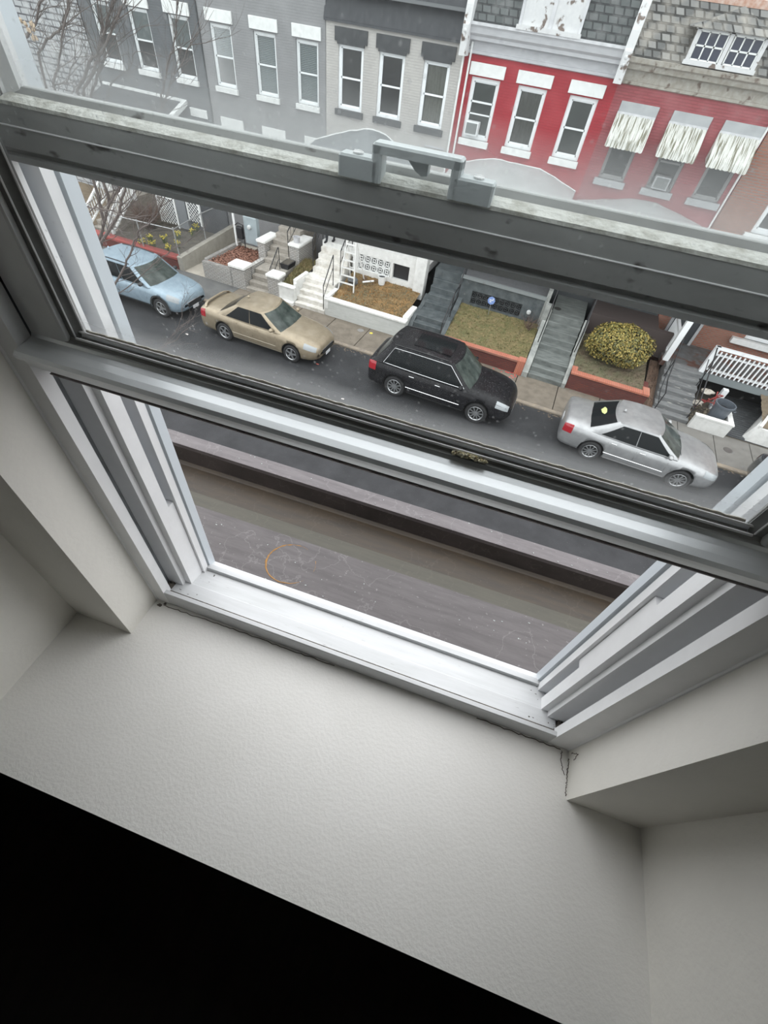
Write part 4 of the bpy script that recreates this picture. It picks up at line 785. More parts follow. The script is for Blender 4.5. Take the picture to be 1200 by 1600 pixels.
b = MB(); b.bbox(-8.32, -4.77, 15.72, 15.99, .64, .72, .02); b.bbox(-5.01, -4.77, 15.99, 17.05, .66, .80, .02); part('cap', b, WHITEC, t)
lawn('rusty_lawn', -8.14, -4.98, 15.95, 18.0, .62, 1.0, GRASSR, 6, 'patchy lawn with rust coloured dead grass under the ladder', blades=3500, bm=mat('rust_blades', (.36, .19, .07), .9, c2=(.17, .145, .08), nscale=1.3, ndet=5, lo=.42, hi=.6), h=.08)
def breeze(par, x0, z0, nx, nz, s, y, m, md):
    for i in range(nx):
        for k in range(nz):
            cx_, cz_ = x0+s*(i+.5), z0+s*(k+.5); b = MB(); w = s*.09; h = s/2-.002
            for (a, c, d, e) in ((-h, h, -h, -h+w), (-h, h, h-w, h), (-h, -h+w, -h+w, h-w), (h-w, h, -h+w, h-w)): b.box(cx_+a, cx_+c, y, y+.08, cz_+d, cz_+e)
            ri, ro, n = s*.15, s*.25, 12; vs = []
            for r in (ri, ro):
                for yy in (y+.005, y+.075):
                    for q in range(n): vs.append((cx_+r*math.cos(2*PI*q/n), yy, cz_+r*math.sin(2*PI*q/n)))
            fs = []
            for q in range(n): q2 = (q+1) % n; fs += [(q, q2, 2*n+q2, 2*n+q), (n+q, n+q2, 3*n+q2, 3*n+q), (q, q2, n+q2, n+q), (2*n+q, 2*n+q2, 3*n+q2, 3*n+q)]
            b.add(vs, fs)
            for a in range(4):
                t_ = PI/4+a*PI/2; b.bar((cx_+ro*.9*math.cos(t_), y+.04, cz_+ro*.9*math.sin(t_)), (cx_+(h-w*.5)*1.38*math.cos(t_), y+.04, cz_+(h-w*.5)*1.38*math.sin(t_)), .07, s*.09, (0, 0, 1))
            part('breeze_block', b, m, par)
    b = MB(); b.box(x0, x0+nx*s, y+.16, y+.2, z0, z0+nz*s); part('void_shade', b, md, par)  # dark sheet whose colour stands in for the shade behind the blocks
b = MB(); b.box(-8.15, -5.2, 18.0, 18.25, 1.78, 2.12); b.box(-8.15, -5.2, 18.0, 18.25, .8, 1.20); b.box(-8.15, -7.92, 18.0, 18.25, 1.2, 1.78); b.box(-5.62, -5.2, 18.0, 18.25, 1.2, 1.78); b.box(-6.44, -6.34, 18.0, 18.25, 1.2, 1.78); b.box(-9.7, -5.0, 18.25, 20, 1.5, 1.82); b.box(-5.35, -4.9, 17.9, 18.3, .7, 2.3)
t = part('porch_base', b, WHITEW, hs3, 'white porch base with pierced blocks and a dark square opening'); breeze(t, -7.92, 1.2, 5, 2, .292, 18.02, WPAINT, DARKIN)
b = MB(); b.box(-6.34, -5.62, 18.15, 18.3, 1.2, 1.78); part('opening', b, IRON, t)  # black box stands in for the shade inside the square hole
# step ladder
t = thing('step_ladder', 'white step ladder standing open on the rusty lawn', 'ladder', (-7.8, 16.8, .8))
FL = [((-8.15, 16.7, .76), (-7.98, 17.05, 2.55)), ((-7.47, 16.7, .76), (-7.60, 17.05, 2.55))]
ALU = mat('ladder_white', (.72, .72, .70), .4)
for a, c in FL: b = MB(); b.bar(a, c, .035, .07, (0, 1, 0)); part('rail', b, ALU, t)
for k in range(1, 7):
    f = k/6.6; a = Vector(FL[0][0]).lerp(Vector(FL[0][1]), f); c = Vector(FL[1][0]).lerp(Vector(FL[1][1]), f); b = MB(); b.bar(a, c, .09, .03); part('rung', b, ALU, t)
b = MB(); b.bar((-8.05, 17.6, .95), (-7.98, 17.1, 2.5), .03, .04, (0, 1, 0)); b.bar((-7.4, 17.6, .95), (-7.6, 17.1, 2.5), .03, .04, (0, 1, 0)); b.bar((-8.03, 17.45, 1.4), (-7.46, 17.45, 1.4), .03, .03); part('rear_legs', b, ALU, t)
t = thing('bucket', 'white bucket standing below the pierced white blocks', 'bucket', (-6.68, 17.75, .95)); b = MB(); b.lathe([(.13, 0), (.165, .30), (.175, .31), (.175, .33), (.155, .33), (.13, .1)], (-6.68, 17.75, .95), 'z', 18); part('pail', b, WPAINT, t)
b = MB(); b.lathe([(.15, 0), (.15, .01)], (-6.68, 17.75, 1.22), 'z', 14); part('contents', b, IRON, t)
b = MB(); rg = random.Random(8); b.blob((-7.78, 17.25, .98), (.22, .18, .14), 12, 8, .25, 3); solo('rubbish_bag', b, mat('grey_plastic', (.10, .105, .11), .35), 'crumpled dark grey bag behind the ladder feet', 'bag')
b = MB(); b.tube([(-7.35, 17.3, 1.02), (-6.95, 17.55, 1.08)], .035, 6); solo('white_stick', b, WPAINT, 'short white pipe lying between the ladder and bucket', 'pipe')
b = MB()
for k in range(14):
    x, y = rg.uniform(-7.5, -6.9), rg.uniform(17.3, 17.8); b.tube([(x, y, 1.0), (x+rg.uniform(-.3, .3), y+rg.uniform(-.2, .2), 1.0+rg.uniform(0, .15))], .012, 4)
solo('twig_pile', b, TWIG, 'small heap of dark cut twigs by the pierced blocks', 'twigs')
# --- dark green grey house steps and lawn
t = thing('dark_stair', 'dark green grey painted stair between the rusty lawn and green lawn', 'stairs', (-4, 16, 0))
steps(t, -4.62, -3.42, 15.76, .26, 4, .185, 0, DKG, 20); steps(t, -4.58, -3.46, 17.35, .24, 5, .22, .74, DKG, 20)
b = MB(); b.prism([(15.7, 0), (15.7, .2), (16.6, .82), (17.4, .9), (18, 1.2), (18, 0)], 'x', -3.42, -3.22); b.prism([(15.7, 0), (15.7, .1), (16.6, .72), (17.4, .75), (18, 1.0), (18, 0)], 'x', -4.78, -4.62); part('stair_cheek', b, DKG, t)
railing('stair_railing', 'dark railing on the right of the dark green grey stair', [(-3.36, 15.8, 1.05), (-3.36, 16.9, 1.75), (-3.36, 17.4, 1.8), (-3.36, 18.4, 2.85)], [(-3.36, 15.8, .1, 1.05), (-3.36, 16.9, .75, 1.75), (-3.36, 18.2, 1.7, 2.7)], 'stair railings')
t = thing('brick_wall', 'red brick wall with orange cap in front of the green lawn', 'wall', (-1.6, 15.85, 0))
b = MB(); b.box(-3.22, .02, 15.76, 15.96, 0, .48); part('wall', b, REDB, t)
b = MB(); b.bbox(-3.24, -.22, 15.73, 16.0, .48, .55, .01); b.bbox(-.24, .04, 15.70, 16.05, .0, .58, .01); part('cap', b, REDC, t)
lawn('green_lawn', -3.22, .02, 15.96, 18.0, .50, 1.02, GRASS, 7, 'square of olive green lawn behind the orange capped brick wall', blades=3000, bm=mat('green_blades', (.14, .145, .05), .9, c2=(.24, .19, .10), nscale=7, ndet=4), h=.07)
b = MB(); b.box(-3.42, -.1, 18.0, 18.2, 1.58, 2.0); b.box(-3.42, -2.9, 18.0, 18.2, .9, 1.58); b.box(-.86, -.1, 18.0, 18.2, .9, 1.58); b.box(-2.9, -.86, 18.0, 18.2, .9, 1.10); b.box(-4.6, -.1, 18.2, 20, 1.6, 1.96); t = part('porch_base', b, DKG, hs4, 'dark green grey porch base with pierced blocks')
b = MB(); b.box(-3.45, -.08, 17.92, 18.05, 1.96, 2.06); part('porch_edge', b, mat('edge_pale_grey', (.20, .22, .22), .6), t)
breeze(t, -2.9, 1.10, 9, 2, .2267, 18.02, mat('dark_block', (.03, .034, .036), .6, c2=(.06, .066, .07), nscale=9), IRON)
b = MB(); b.box(-3.4, -.1, 18.05, 19.9, 1.96, 1.99); part('porch_floor', b, mat('porch_floor_grey', (.10, .105, .11), .6, c2=(.16, .165, .17), nscale=8, stretch=(6, .5, 1)), t)
t = thing('garden_globe', 'blue and white disc sign on a thin stake in the lawn', 'sign', (-2.02, 17.75, .97))
b = MB(); b.tube([(-2.02, 17.75, .95), (-2.03, 17.75, 1.48)], .012, 6); part('stake', b, GALV, t)
b = MB(); b.lathe([(.0, -.012), (.15, -.012), (.15, .012), (0, .012)], (-2.04, 17.73, 1.52), 'y', 8); part('disc', b, mat('sign_blue', (.20, .30, .60), .4), t)
b = MB(); b.box(-2.12, -1.96, 17.712, 17.717, 1.53, 1.56); b.box(-2.10, -2.03, 17.712, 17.717, 1.46, 1.50); b.box(-2.0, -1.95, 17.712, 17.717, 1.58, 1.61); part('emblem', b, WPAINT, t)
t = thing('porch_meter', 'round white meter dial on the dark post at the lawn\'s back corner', 'meter', (-.5, 17.95, 1.0)); b = MB(); b.lathe([(.085, .0), (.085, -.05), (.06, -.08), (.01, -.085)], (-.54, 17.95, 1.40), 'y', 14); part('dial', b, mat('meter_dial', (.55, .57, .57), .3), t); b = MB(); b.box(-.64, -.44, 17.95, 18.02, 1.2, 1.55); b.tube([(-.54, 17.98, 1.2), (-.54, 17.98, .95)], .03, 6); part('bracket', b, DKG, t)  # meter dial on a small bracket, gives no light
twiggy('bare_shrub', 'thin leafless twigs in the back right corner of the green lawn', (-.3, 17.6, .9), .45, .75, 26, 9)
# --- slate walk
t = thing('slate_stair', 'wide pale green grey slate walk and steps', 'stairs', (.9, 16, 0))
steps(t, .28, 1.56, 15.78, .24, 3, .19, 0, SLAG, 20); steps(t, .28, 1.52, 17.1, .22, 5, .2, .57, SLAG, 20)
b = MB(); b.prism([(15.7, 0), (15.7, .22), (16.4, .72), (17.1, .78), (18.1, 1.65), (18.1, 0)], 'x', .05, .27); b.prism([(15.75, 0), (15.75, .2), (16.4, .68), (17.1, .72), (18.1, 1.62), (18.1, 0)], 'x', 1.56, 1.70); part('stair_cheek', b, mat('pale_concrete', (.34, .35, .33), .8, c2=(.22, .23, .22), nscale=4), t)
b = MB(); b.lathe([(.14, .0), (.14, .006)], (.45, 18.55, 1.572), 'z', 9); part('patch', b, mat('dark_patch', (.04, .038, .035), .8), t)
railing('stair_railing', 'thin dark railing on the left of the slate walk', [(.20, 17.05, 1.75), (.20, 18.1, 2.6)], [(.20, 17.05, .8, 1.75), (.20, 18.1, 1.6, 2.6)], 'stair railings')
railing('stair_railing', 'thin dark railing on the right of the slate walk', [(1.60, 17.1, 1.6), (1.60, 18.2, 2.7)], [(1.60, 17.1, .8, 1.6), (1.60, 18.2, 1.6, 2.7)], 'stair railings')
b = MB(); b.box(-.1, .05, 18.0, 18.9, .9, 2.3); b.box(-.02, .24, 17.75, 18.0, .6, 1.9); solo('stone_pier', b, mat('pale_concrete', (.3, .3, .3), .8), 'pale concrete pier left of the slate walk', 'pier')
# --- brick bed with the yellow green shrub
t = thing('brick_wall', 'red brick wall with orange cap in front of the round yellow shrub', 'wall', (3, 15.9, 0))
b = MB(); b.box(1.72, 4.46, 15.86, 16.06, 0, .60); b.box(4.26, 4.46, 16.06, 16.9, 0, .60); part('wall', b, REDB, t)
b = MB(); b.bbox(1.70, 4.24, 15.83, 16.09, .60, .67, .01); b.bbox(4.24, 4.48, 15.83, 16.35, .60, .68, .01); b.bbox(1.70, 1.9, 16.09, 16.35, .60, .68, .01); part('cap', b, REDC, t)
lawn('shrub_lawn', 1.72, 4.26, 16.06, 18.6, .60, .95, mat('dull_grass', (.12, .12, .065), .9, c2=(.14, .105, .07), nscale=2.5, ndet=7, bump=.7, bscale=30), 8, 'dull green grass around the round yellow shrub', blades=1600, h=.07)
lawn('side_soil', 4.46, 4.85, 15.95, 18.5, .1, .7, mat('brown_litter', (.12, .08, .06), .95, c2=(.2, .13, .09), nscale=6), 9, 'narrow strip of brown litter beside the weathered grey steps', 'soil', 300)
SHR = mat('shrub_leaf', (.34, .29, .06), .6, c2=(.16, .17, .05), nscale=9, ndet=3, lo=.4, hi=.6, c3=(.50, .38, .09), s3=22, lo3=.55, hi3=.65)
t = thing('round_shrub', 'dense round yellow green shrub above the red brick wall', 'shrub', (3.0, 17.35, .8))
b = MB(); rg = random.Random(21); cx_, cy_, cz_ = 2.98, 17.30, 1.42
for k in range(9000):
    a = rg.uniform(0, 2*PI); u = rg.uniform(-.75, 1); rr = math.sqrt(1-u*u); lump = 1+.10*math.sin(a*3+1)*math.sin(u*4)+rg.uniform(-.22, .03)
    dx_, dy_, dz_ = rr*math.cos(a), rr*math.sin(a), u; p = Vector((cx_+dx_*1.12*lump, cy_+dy_*.80*lump, cz_+dz_*.72*lump)); nn = Vector((dx_, dy_, dz_+.4))+Vector((rg.uniform(-.8, .8), rg.uniform(-.8, .8), rg.uniform(-.8, .8))); nn.normalize()
    a1 = nn.cross(Vector((rg.uniform(-1, 1), rg.uniform(-1, 1), rg.uniform(-1, 1)))).normalized(); a2 = nn.cross(a1); s = rg.uniform(.03, .06)
    b.mi = rg.choice((0, 0, 1, 1, 2)); b.add([p-a1*s, p+a2*s*.5, p+a1*s, p-a2*s*.5], [(0, 1, 2, 3)])
part('foliage', b, [mat('leaf_yellow', (.36, .275, .075), .6), mat('leaf_olive', (.20, .18, .05), .6), mat('leaf_dark', (.07, .075, .03), .6)], t)
b = MB(); b.blob((cx_, cy_, cz_), (.92, .62, .58), 16, 10, .1, 2); part('inner_twigs', b, mat('shrub_core', (.035, .032, .018), .95), t)
b = MB(); b.tube([(cx_, cy_, .7), (cx_, cy_, 1.3)], .06, 6); part('stem', b, TWIGB, t)
b = MB(); b.box(1.7, 4.75, 18.6, 18.8, .8, 1.75); b.box(1.7, 4.2, 18.8, 20, 1.5, 1.75); part('porch_base', b, mat('dark_brown_porch', (.07, .055, .052), .8), hs5)
# --- weathered grey steps and white railed porch
t = thing('grey_wood_stair', 'weathered grey stair rising to the white railed porch', 'stairs', (5.5, 16, 0))
steps(t, 4.86, 6.12, 15.92, .285, 7, .15, 0, STEPD, 18.1)
b = MB(); b.box(4.7, 11, 18.0, 19.98, .84, 1.04); t = part('porch_deck', b, mat('deck_grey', (.14, .15, .155), .6, c2=(.09, .085, .08), nscale=3, ndet=6, c3=(.12, .06, .045), s3=2.5, lo3=.5, hi3=.6), hs6)
b = MB(); b.box(6.12, 11, 17.9, 18.0, .80, 1.05); part('fascia', b, mat('fascia_grey', (.20, .225, .23), .5), t)
b = MB(); b.box(6.2, 11, 19.0, 19.2, 0, .82); part('under_porch_dark', b, DARKIN, t)  # near-black sheet filling in the darkness under the deck
b = MB(); b.box(6.04, 11, 17.90, 18.02, 1.93, 2.02); b.box(6.18, 11, 17.93, 17.99, 1.72, 1.78); part('handrail', b, WFRAME, t)
b = MB(); b.box(6.12, 11, 17.92, 18.0, 1.16, 1.22); part('bottom_rail', b, WFRAME, t)
for k in range(28): q = MB(); x = 6.28+k*.155; q.box(x-.022, x+.022, 17.86, 17.905, 1.08, 1.90); part('baluster', q, WFRAME, t)
b = MB(); b.box(6.02, 6.18, 17.88, 18.04, 1.04, 2.02); part('newel', b, WFRAME, t)
b = MB(); b.box(4.72, 4.92, 17.98, 18.18, 1.04, 4.4); part('column', b, WFRAME, t)
b = MB(); b.box(4.76, 4.86, 18.18, 19.95, 1.93, 2.02); b.box(4.78, 4.84, 18.18, 19.95, 1.14, 1.20); part('side_rail', b, WFRAME, t)
for k in range(13): q = MB(); y = 18.28+k*.135; q.box(4.79, 4.83, y-.02, y+.02, 1.18, 1.94); part('baluster', q, WFRAME, t)
b = MB(); b.box(4.6, 11, 17.8, 20, 4.4, 4.6); part('porch_ceiling', b, CORN, t)
b = MB(); b.box(7.02, 7.20, 17.5, 17.68, 0, .82); solo('white_post', b, WFRAME, 'short white post under the porch edge behind the grey bin', 'post')
railing('stair_railing', 'thin black railing on the left of the weathered grey stair', [(4.92, 16.0, .85), (4.92, 16.7, 1.0), (4.92, 17.9, 2.0)], [(4.92, 16.0, .0, .85), (4.92, 17.3, .8, 1.5)], 'stair railings')
railing('stair_railing', 'thin black railing on the right of the weathered grey stair', [(6.06, 16.1, .9), (6.06, 17.9, 2.0)], [(6.06, 16.1, .0, .9), (6.06, 17.3, .8, 1.6)], 'stair railings')
t = thing('planter_wall', 'white painted block wall around the grey rubbish bin', 'wall', (6.7, 15.9, 0))
b = MB(); b.box(6.14, 7.36, 15.76, 15.90, 0, .50); b.box(7.22, 7.36, 15.90, 16.75, 0, .50); part('wall', b, WHITEW, t)
b = MB(); b.box(6.12, 7.38, 15.74, 15.92, .50, .55); b.box(7.20, 7.38, 15.92, 16.77, .50, .55); part('cap', b, WHITEC, t)
t = thing('rubbish_bin', 'large blue grey rubbish bin standing inside the white walled corner', 'bin', (6.95, 16.35, 0)); b = MB(); b.lathe([(.24, .02), (.30, .85), (.34, .86), (.34, .92), (.30, .92), (.28, .5)], (6.92, 16.35, 0), 'z', 24); part('body', b, mat('bin_blue_grey', (.085, .10, .12), .45, c2=(.11, .125, .145), nscale=5), t)
b = MB(); b.lathe([(.26, .0), (.26, .01)], (6.92, 16.35, .70), 'z', 20); part('inside', b, IRON, t)
for s in (-1, 1): b = MB(); b.tube([(6.92+s*.34, 16.28, .74), (6.92+s*.42, 16.30, .74), (6.92+s*.42, 16.42, .74), (6.92+s*.34, 16.42, .74)], .018, 6); part('handle', b, mat('bin_blue_grey', (.1, .1, .1)), t)
t = thing('folded_chair', 'tangle of red metal chair frame and white cloth under the porch', 'chair', (6.75, 17.3, 0)); b = MB()
for (p, q) in (((6.4, 17.1, .1), (6.9, 17.2, .75)), ((6.5, 17.4, .1), (7.05, 17.3, .70)), ((6.9, 17.2, .75), (7.05, 17.3, .70)), ((6.4, 17.1, .45), (7.0, 17.3, .35)), ((6.6, 17.0, .6), (6.7, 17.4, .2)), ((6.95, 17.0, .2), (6.8, 17.3, .8))): b.tube([p, q], .022, 6)
part('frame', b, mat('red_metal', (.32, .05, .045), .5), t); b = MB(); b.blob((6.5, 17.3, .70), (.22, .14, .08), 12, 6, .35, 4); b.blob((6.35, 17.0, .35), (.20, .10, .08), 12, 6, .4, 6); part('cloth', b, mat('off_white_cloth', (.50, .47, .42), .9, c2=(.36, .32, .27), nscale=14), t)
b = MB(); rg = random.Random(2)
for k in range(260):
    x, y = rg.uniform(6.16, 7.2), rg.uniform(15.95, 17.4); s = rg.uniform(.015, .05); b.blob((x, y, .03+rg.uniform(0, .04)), (s, s*.7, s*.4), 5, 4, .4, k)
solo('leaf_litter', b, mat('mixed_litter', (.18, .15, .10), .9, c2=(.30, .26, .20), nscale=9), 'scattered tan litter on the ground inside the white walled corner', 'litter', kind='stuff')
b = MB(); b.box(7.38, 9.4, 16.0, 18.9, 0, .03)
for k in range(20): y = 16.05+k*.142; b.box(7.40, 9.4, y, y+.115, .03, .055)
solo('slatted_walk', b, mat('charcoal_slats', (.055, .058, .062), .6, c2=(.095, .1, .105), nscale=6, stretch=(.5, 4, 1), c3=(.25, .26, .27), s3=8, lo3=.68, hi3=.76), 'dark slatted walkway right of the white walled corner', 'path')
t = thing('white_wall', 'white rendered wall at the right edge behind the black car', 'wall', (8.6, 16.6, 0)); b = MB()
b.add([(8.0, 16.2, 0), (8.98, 18.2, 0), (12, 18.2, 0), (12, 16.0, 0), (8.1, 16.0, 0), (8.16, 16.25, .55), (9.1, 18.2, .9), (12, 18.2, .9), (12, 16.1, .55), (8.25, 16.1, .55)], [(0, 1, 6, 5), (4, 0, 5, 9), (3, 4, 9, 8), (5, 6, 7, 8, 9)]); part('wall', b, WHITEW, t)
b = MB(); b.tube([(8.22, 16.12, .58), (9.12, 18.2, .93)], .06, 5); part('cap', b, WHITEC, t)
lawn('side_yard', 8.3, 12, 16.15, 18.1, .58, .9, BARE, 12, 'brown yard behind the white rendered wall at the right', 'ground', 100)
# --- pavement details
for i, (x, y, r, m_, lab, nm) in enumerate(((7.44, 15.08, .15, mat('iron_lid', (.09, .08, .075), .6), 'dark oval iron lid in the grey pavement by the silver car', 'access_cover'), (-6.5, 15.4, .13, mat('iron_lid_pale', (.22, .21, .2), .6), 'small round pale iron lid in the pavement beside the tan car', 'access_cover'))):
    b = MB(); b.lathe([(r, 0), (r, .006), (r*.9, .008)], (x, y, .022), 'z', 18); solo(nm, b, m_, lab, 'cover')
b = MB(); b.lathe([(.07, 0), (.07, .004)], (-6.05, 15.44, .022), 'z', 9); solo('paint_spot', b, mat('yellow_paint', (.62, .52, .08), .7), 'small yellow paint spot beside the pale iron lid', 'mark')
b = MB(); rg = random.Random(5)
for k in range(26):
    x, y = rg.uniform(-1.0, -.1), 15.55+rg.uniform(-.3, .25); b.obox((x, y, .0255), (rg.uniform(.05, .14), rg.uniform(.04, .07), .003), (math.cos(k), math.sin(k), 0), (-math.sin(k), math.cos(k), 0), (0, 0, 1))
solo('paint_marks', b, mat('red_paint', (.55, .08, .07), .7), 'smeared red paint marks on the pavement by the black car\'s nose', 'mark')
for i, (x, y, lab) in enumerate(((-.15, 11.0, 'pinkish red scrap on the road in front of the black car'), (2.15, 11.2, 'tiny red and white scrap on the road beside the silver car'), (-11.9, 11.6, 'small white scrap on the road between blue and tan cars'), (-5.2, 11.0, 'white paper scrap on the road behind the black car'), (-6.9, 12.4, 'dull red scrap on the road at the tan car\'s nose'))):
    b = MB(); rg = random.Random(i); b.grid(lambda a, c: (x+a*.035, y+c*.03, -.035+.012*rg.random()), 4, 3); solo('litter_scrap', b, mat('scrap_%s' % ('red' if i in (0, 4) else 'white'), (.45, .12, .10) if i in (0, 4) else (.6, .55, .52), .7), lab, 'litter', group='scraps of litter on the road')
b = MB(); rg = random.Random(31)
for k in range(420):
    x = rg.uniform(-15, 9); y = 14.0-abs(rg.gauss(0, .16))-.01; s = rg.uniform(.012, .04); b.add([(x-s, y, -.036), (x, y-s*.7, -.034), (x+s, y, -.03), (x, y+s*.7, -.034)], [(0, 1, 2, 3)])
solo('gutter_leaves', b, mat('wet_leaves', (.12, .08, .05), .8, c2=(.25, .2, .15), nscale=5), 'brown leaf litter lying along the kerb', 'leaves', kind='stuff')
# person on the upper white steps: a dark trouser leg and shoe show below the rail
def person():
    t = thing('person', 'person in dark trousers and black shoes going up the white steps', 'person', (-9.4, 18.15, 1.80))
    vs = [(-9.35, 18.3, 2.72), (-9.35, 18.32, 3.0), (-9.35, 18.34, 3.25), (-9.35, 18.36, 3.34), (-9.35, 18.37, 3.46),
          (-9.25, 18.3, 2.68), (-9.24, 18.36, 2.3), (-9.24, 18.46, 1.98), (-9.45, 18.28, 2.68), (-9.46, 18.20, 2.28), (-9.45, 18.16, 1.90), (-9.45, 18.06, 1.84), (-9.24, 18.36, 1.86+.06),
          (-9.16, 18.33, 3.22), (-9.10, 18.34, 2.95), (-9.12, 18.24, 2.72), (-9.54, 18.33, 3.22), (-9.60, 18.34, 2.95), (-9.57, 18.24, 2.72)]
    rs = [.15, .15, .15, .07, .06, .10, .07, .05, .10, .075, .052, .045, .045, .065, .05, .035, .065, .05, .035]
    ed = [(0, 1), (1, 2), (2, 3), (3, 4), (0, 5), (5, 6), (6, 7), (7, 12), (0, 8), (8, 9), (9, 10), (10, 11), (2, 13), (13, 14), (14, 15), (2, 16), (16, 17), (17, 18)]
    me = bpy.data.meshes.new('body'); org = ORG[t]; me.from_pydata([(v[0]-org[0], v[1]-org[1], v[2]-org[2]) for v in vs], ed, []); o = bpy.data.objects.new('body', me); COL.objects.link(o); o.parent = t; ORG[o] = org
    md = o.modifiers.new('skin', 'SKIN'); me.skin_vertices
    for i, r in enumerate(rs): me.skin_vertices[0].data[i].radius = (r, r)
    me.skin_vertices[0].data[0].use_root = True; sb = o.modifiers.new('sub', 'SUBSURF'); sb.levels = 1; sb.render_levels = 1
    me.materials.append(mat('dark_clothing', (.03, .032, .036), .9))
    b = MB(); b.smooth = True; b.blob((-9.35, 18.36, 3.56), (.085, .105, .125), 14, 10); part('head', b, mat('skin_tone', (.35, .22, .16), .6), t)
    b = MB(); b.smooth = True; b.blob((-9.35, 18.385, 3.59), (.095, .105, .12), 14, 10); part('hair', b, mat('dark_hair', (.02, .016, .014), .8), t)
    for (x, y, z) in ((-9.45, 18.10, 1.82), (-9.24, 18.40, 1.84)): b = MB(); b.smooth = True; b.blob((x, y-.04, z+.03), (.05, .15, .045), 12, 8); part('shoe', b, IRON, t)
person()

# ================================================================== CARS
TYRE = mat('tyre_rubber', (.016, .016, .017), .8); RIM = mat('alloy_silver', (.50, .51, .52), .28, .85); ARCH = mat('wheel_arch_black', (.008, .008, .008), .9)
CGL = mat('car_glass', (.008, .010, .011), .12, spec=.12); CGW = mat('car_windscreen', (.022, .030, .027), .12, c2=(.075, .09, .082), nscale=2.6, ndet=5, spec=.25)
CHROME = mat('chrome_trim', (.75, .76, .77), .18, .9); BLKP = mat('black_plastic', (.02, .021, .022), .5)
HEADL = mat('headlight_glass', (.30, .32, .33), .15, coat=.4); TAILL = mat('tail_light_red', (.30, .010, .018), .15, coat=.5); PLATE = mat('plate_white', (.62, .63, .65), .5)
def interp(tab, x):
    """smooth interpolation of rows (x, a, b, ...)"""
    if x <= tab[0][0]: return tab[0][1:]
    for i in range(len(tab)-1):
        a, c = tab[i], tab[i+1]
        if x <= c[0]:
            t = (x-a[0])/(c[0]-a[0]); p = tab[max(i-1, 0)]; q = tab[min(i+2, len(tab)-1)]; out = []
            for k in range(1, len(a)):
                m0 = (c[k]-p[k])/max(c[0]-p[0], 1e-6)*(c[0]-a[0]); m1 = (q[k]-a[k])/max(q[0]-a[0], 1e-6)*(c[0]-a[0])
                if (c[k]-a[k])*m0 <= 0: m0 = 0
                if (c[k]-a[k])*m1 <= 0: m1 = 0
                out.append((2*t**3-3*t*t+1)*a[k]+(t**3-2*t*t+t)*m0+(-2*t**3+3*t*t)*c[k]+(t**3-t*t)*m1)
            return tuple(out)
    return tab[-1][1:]
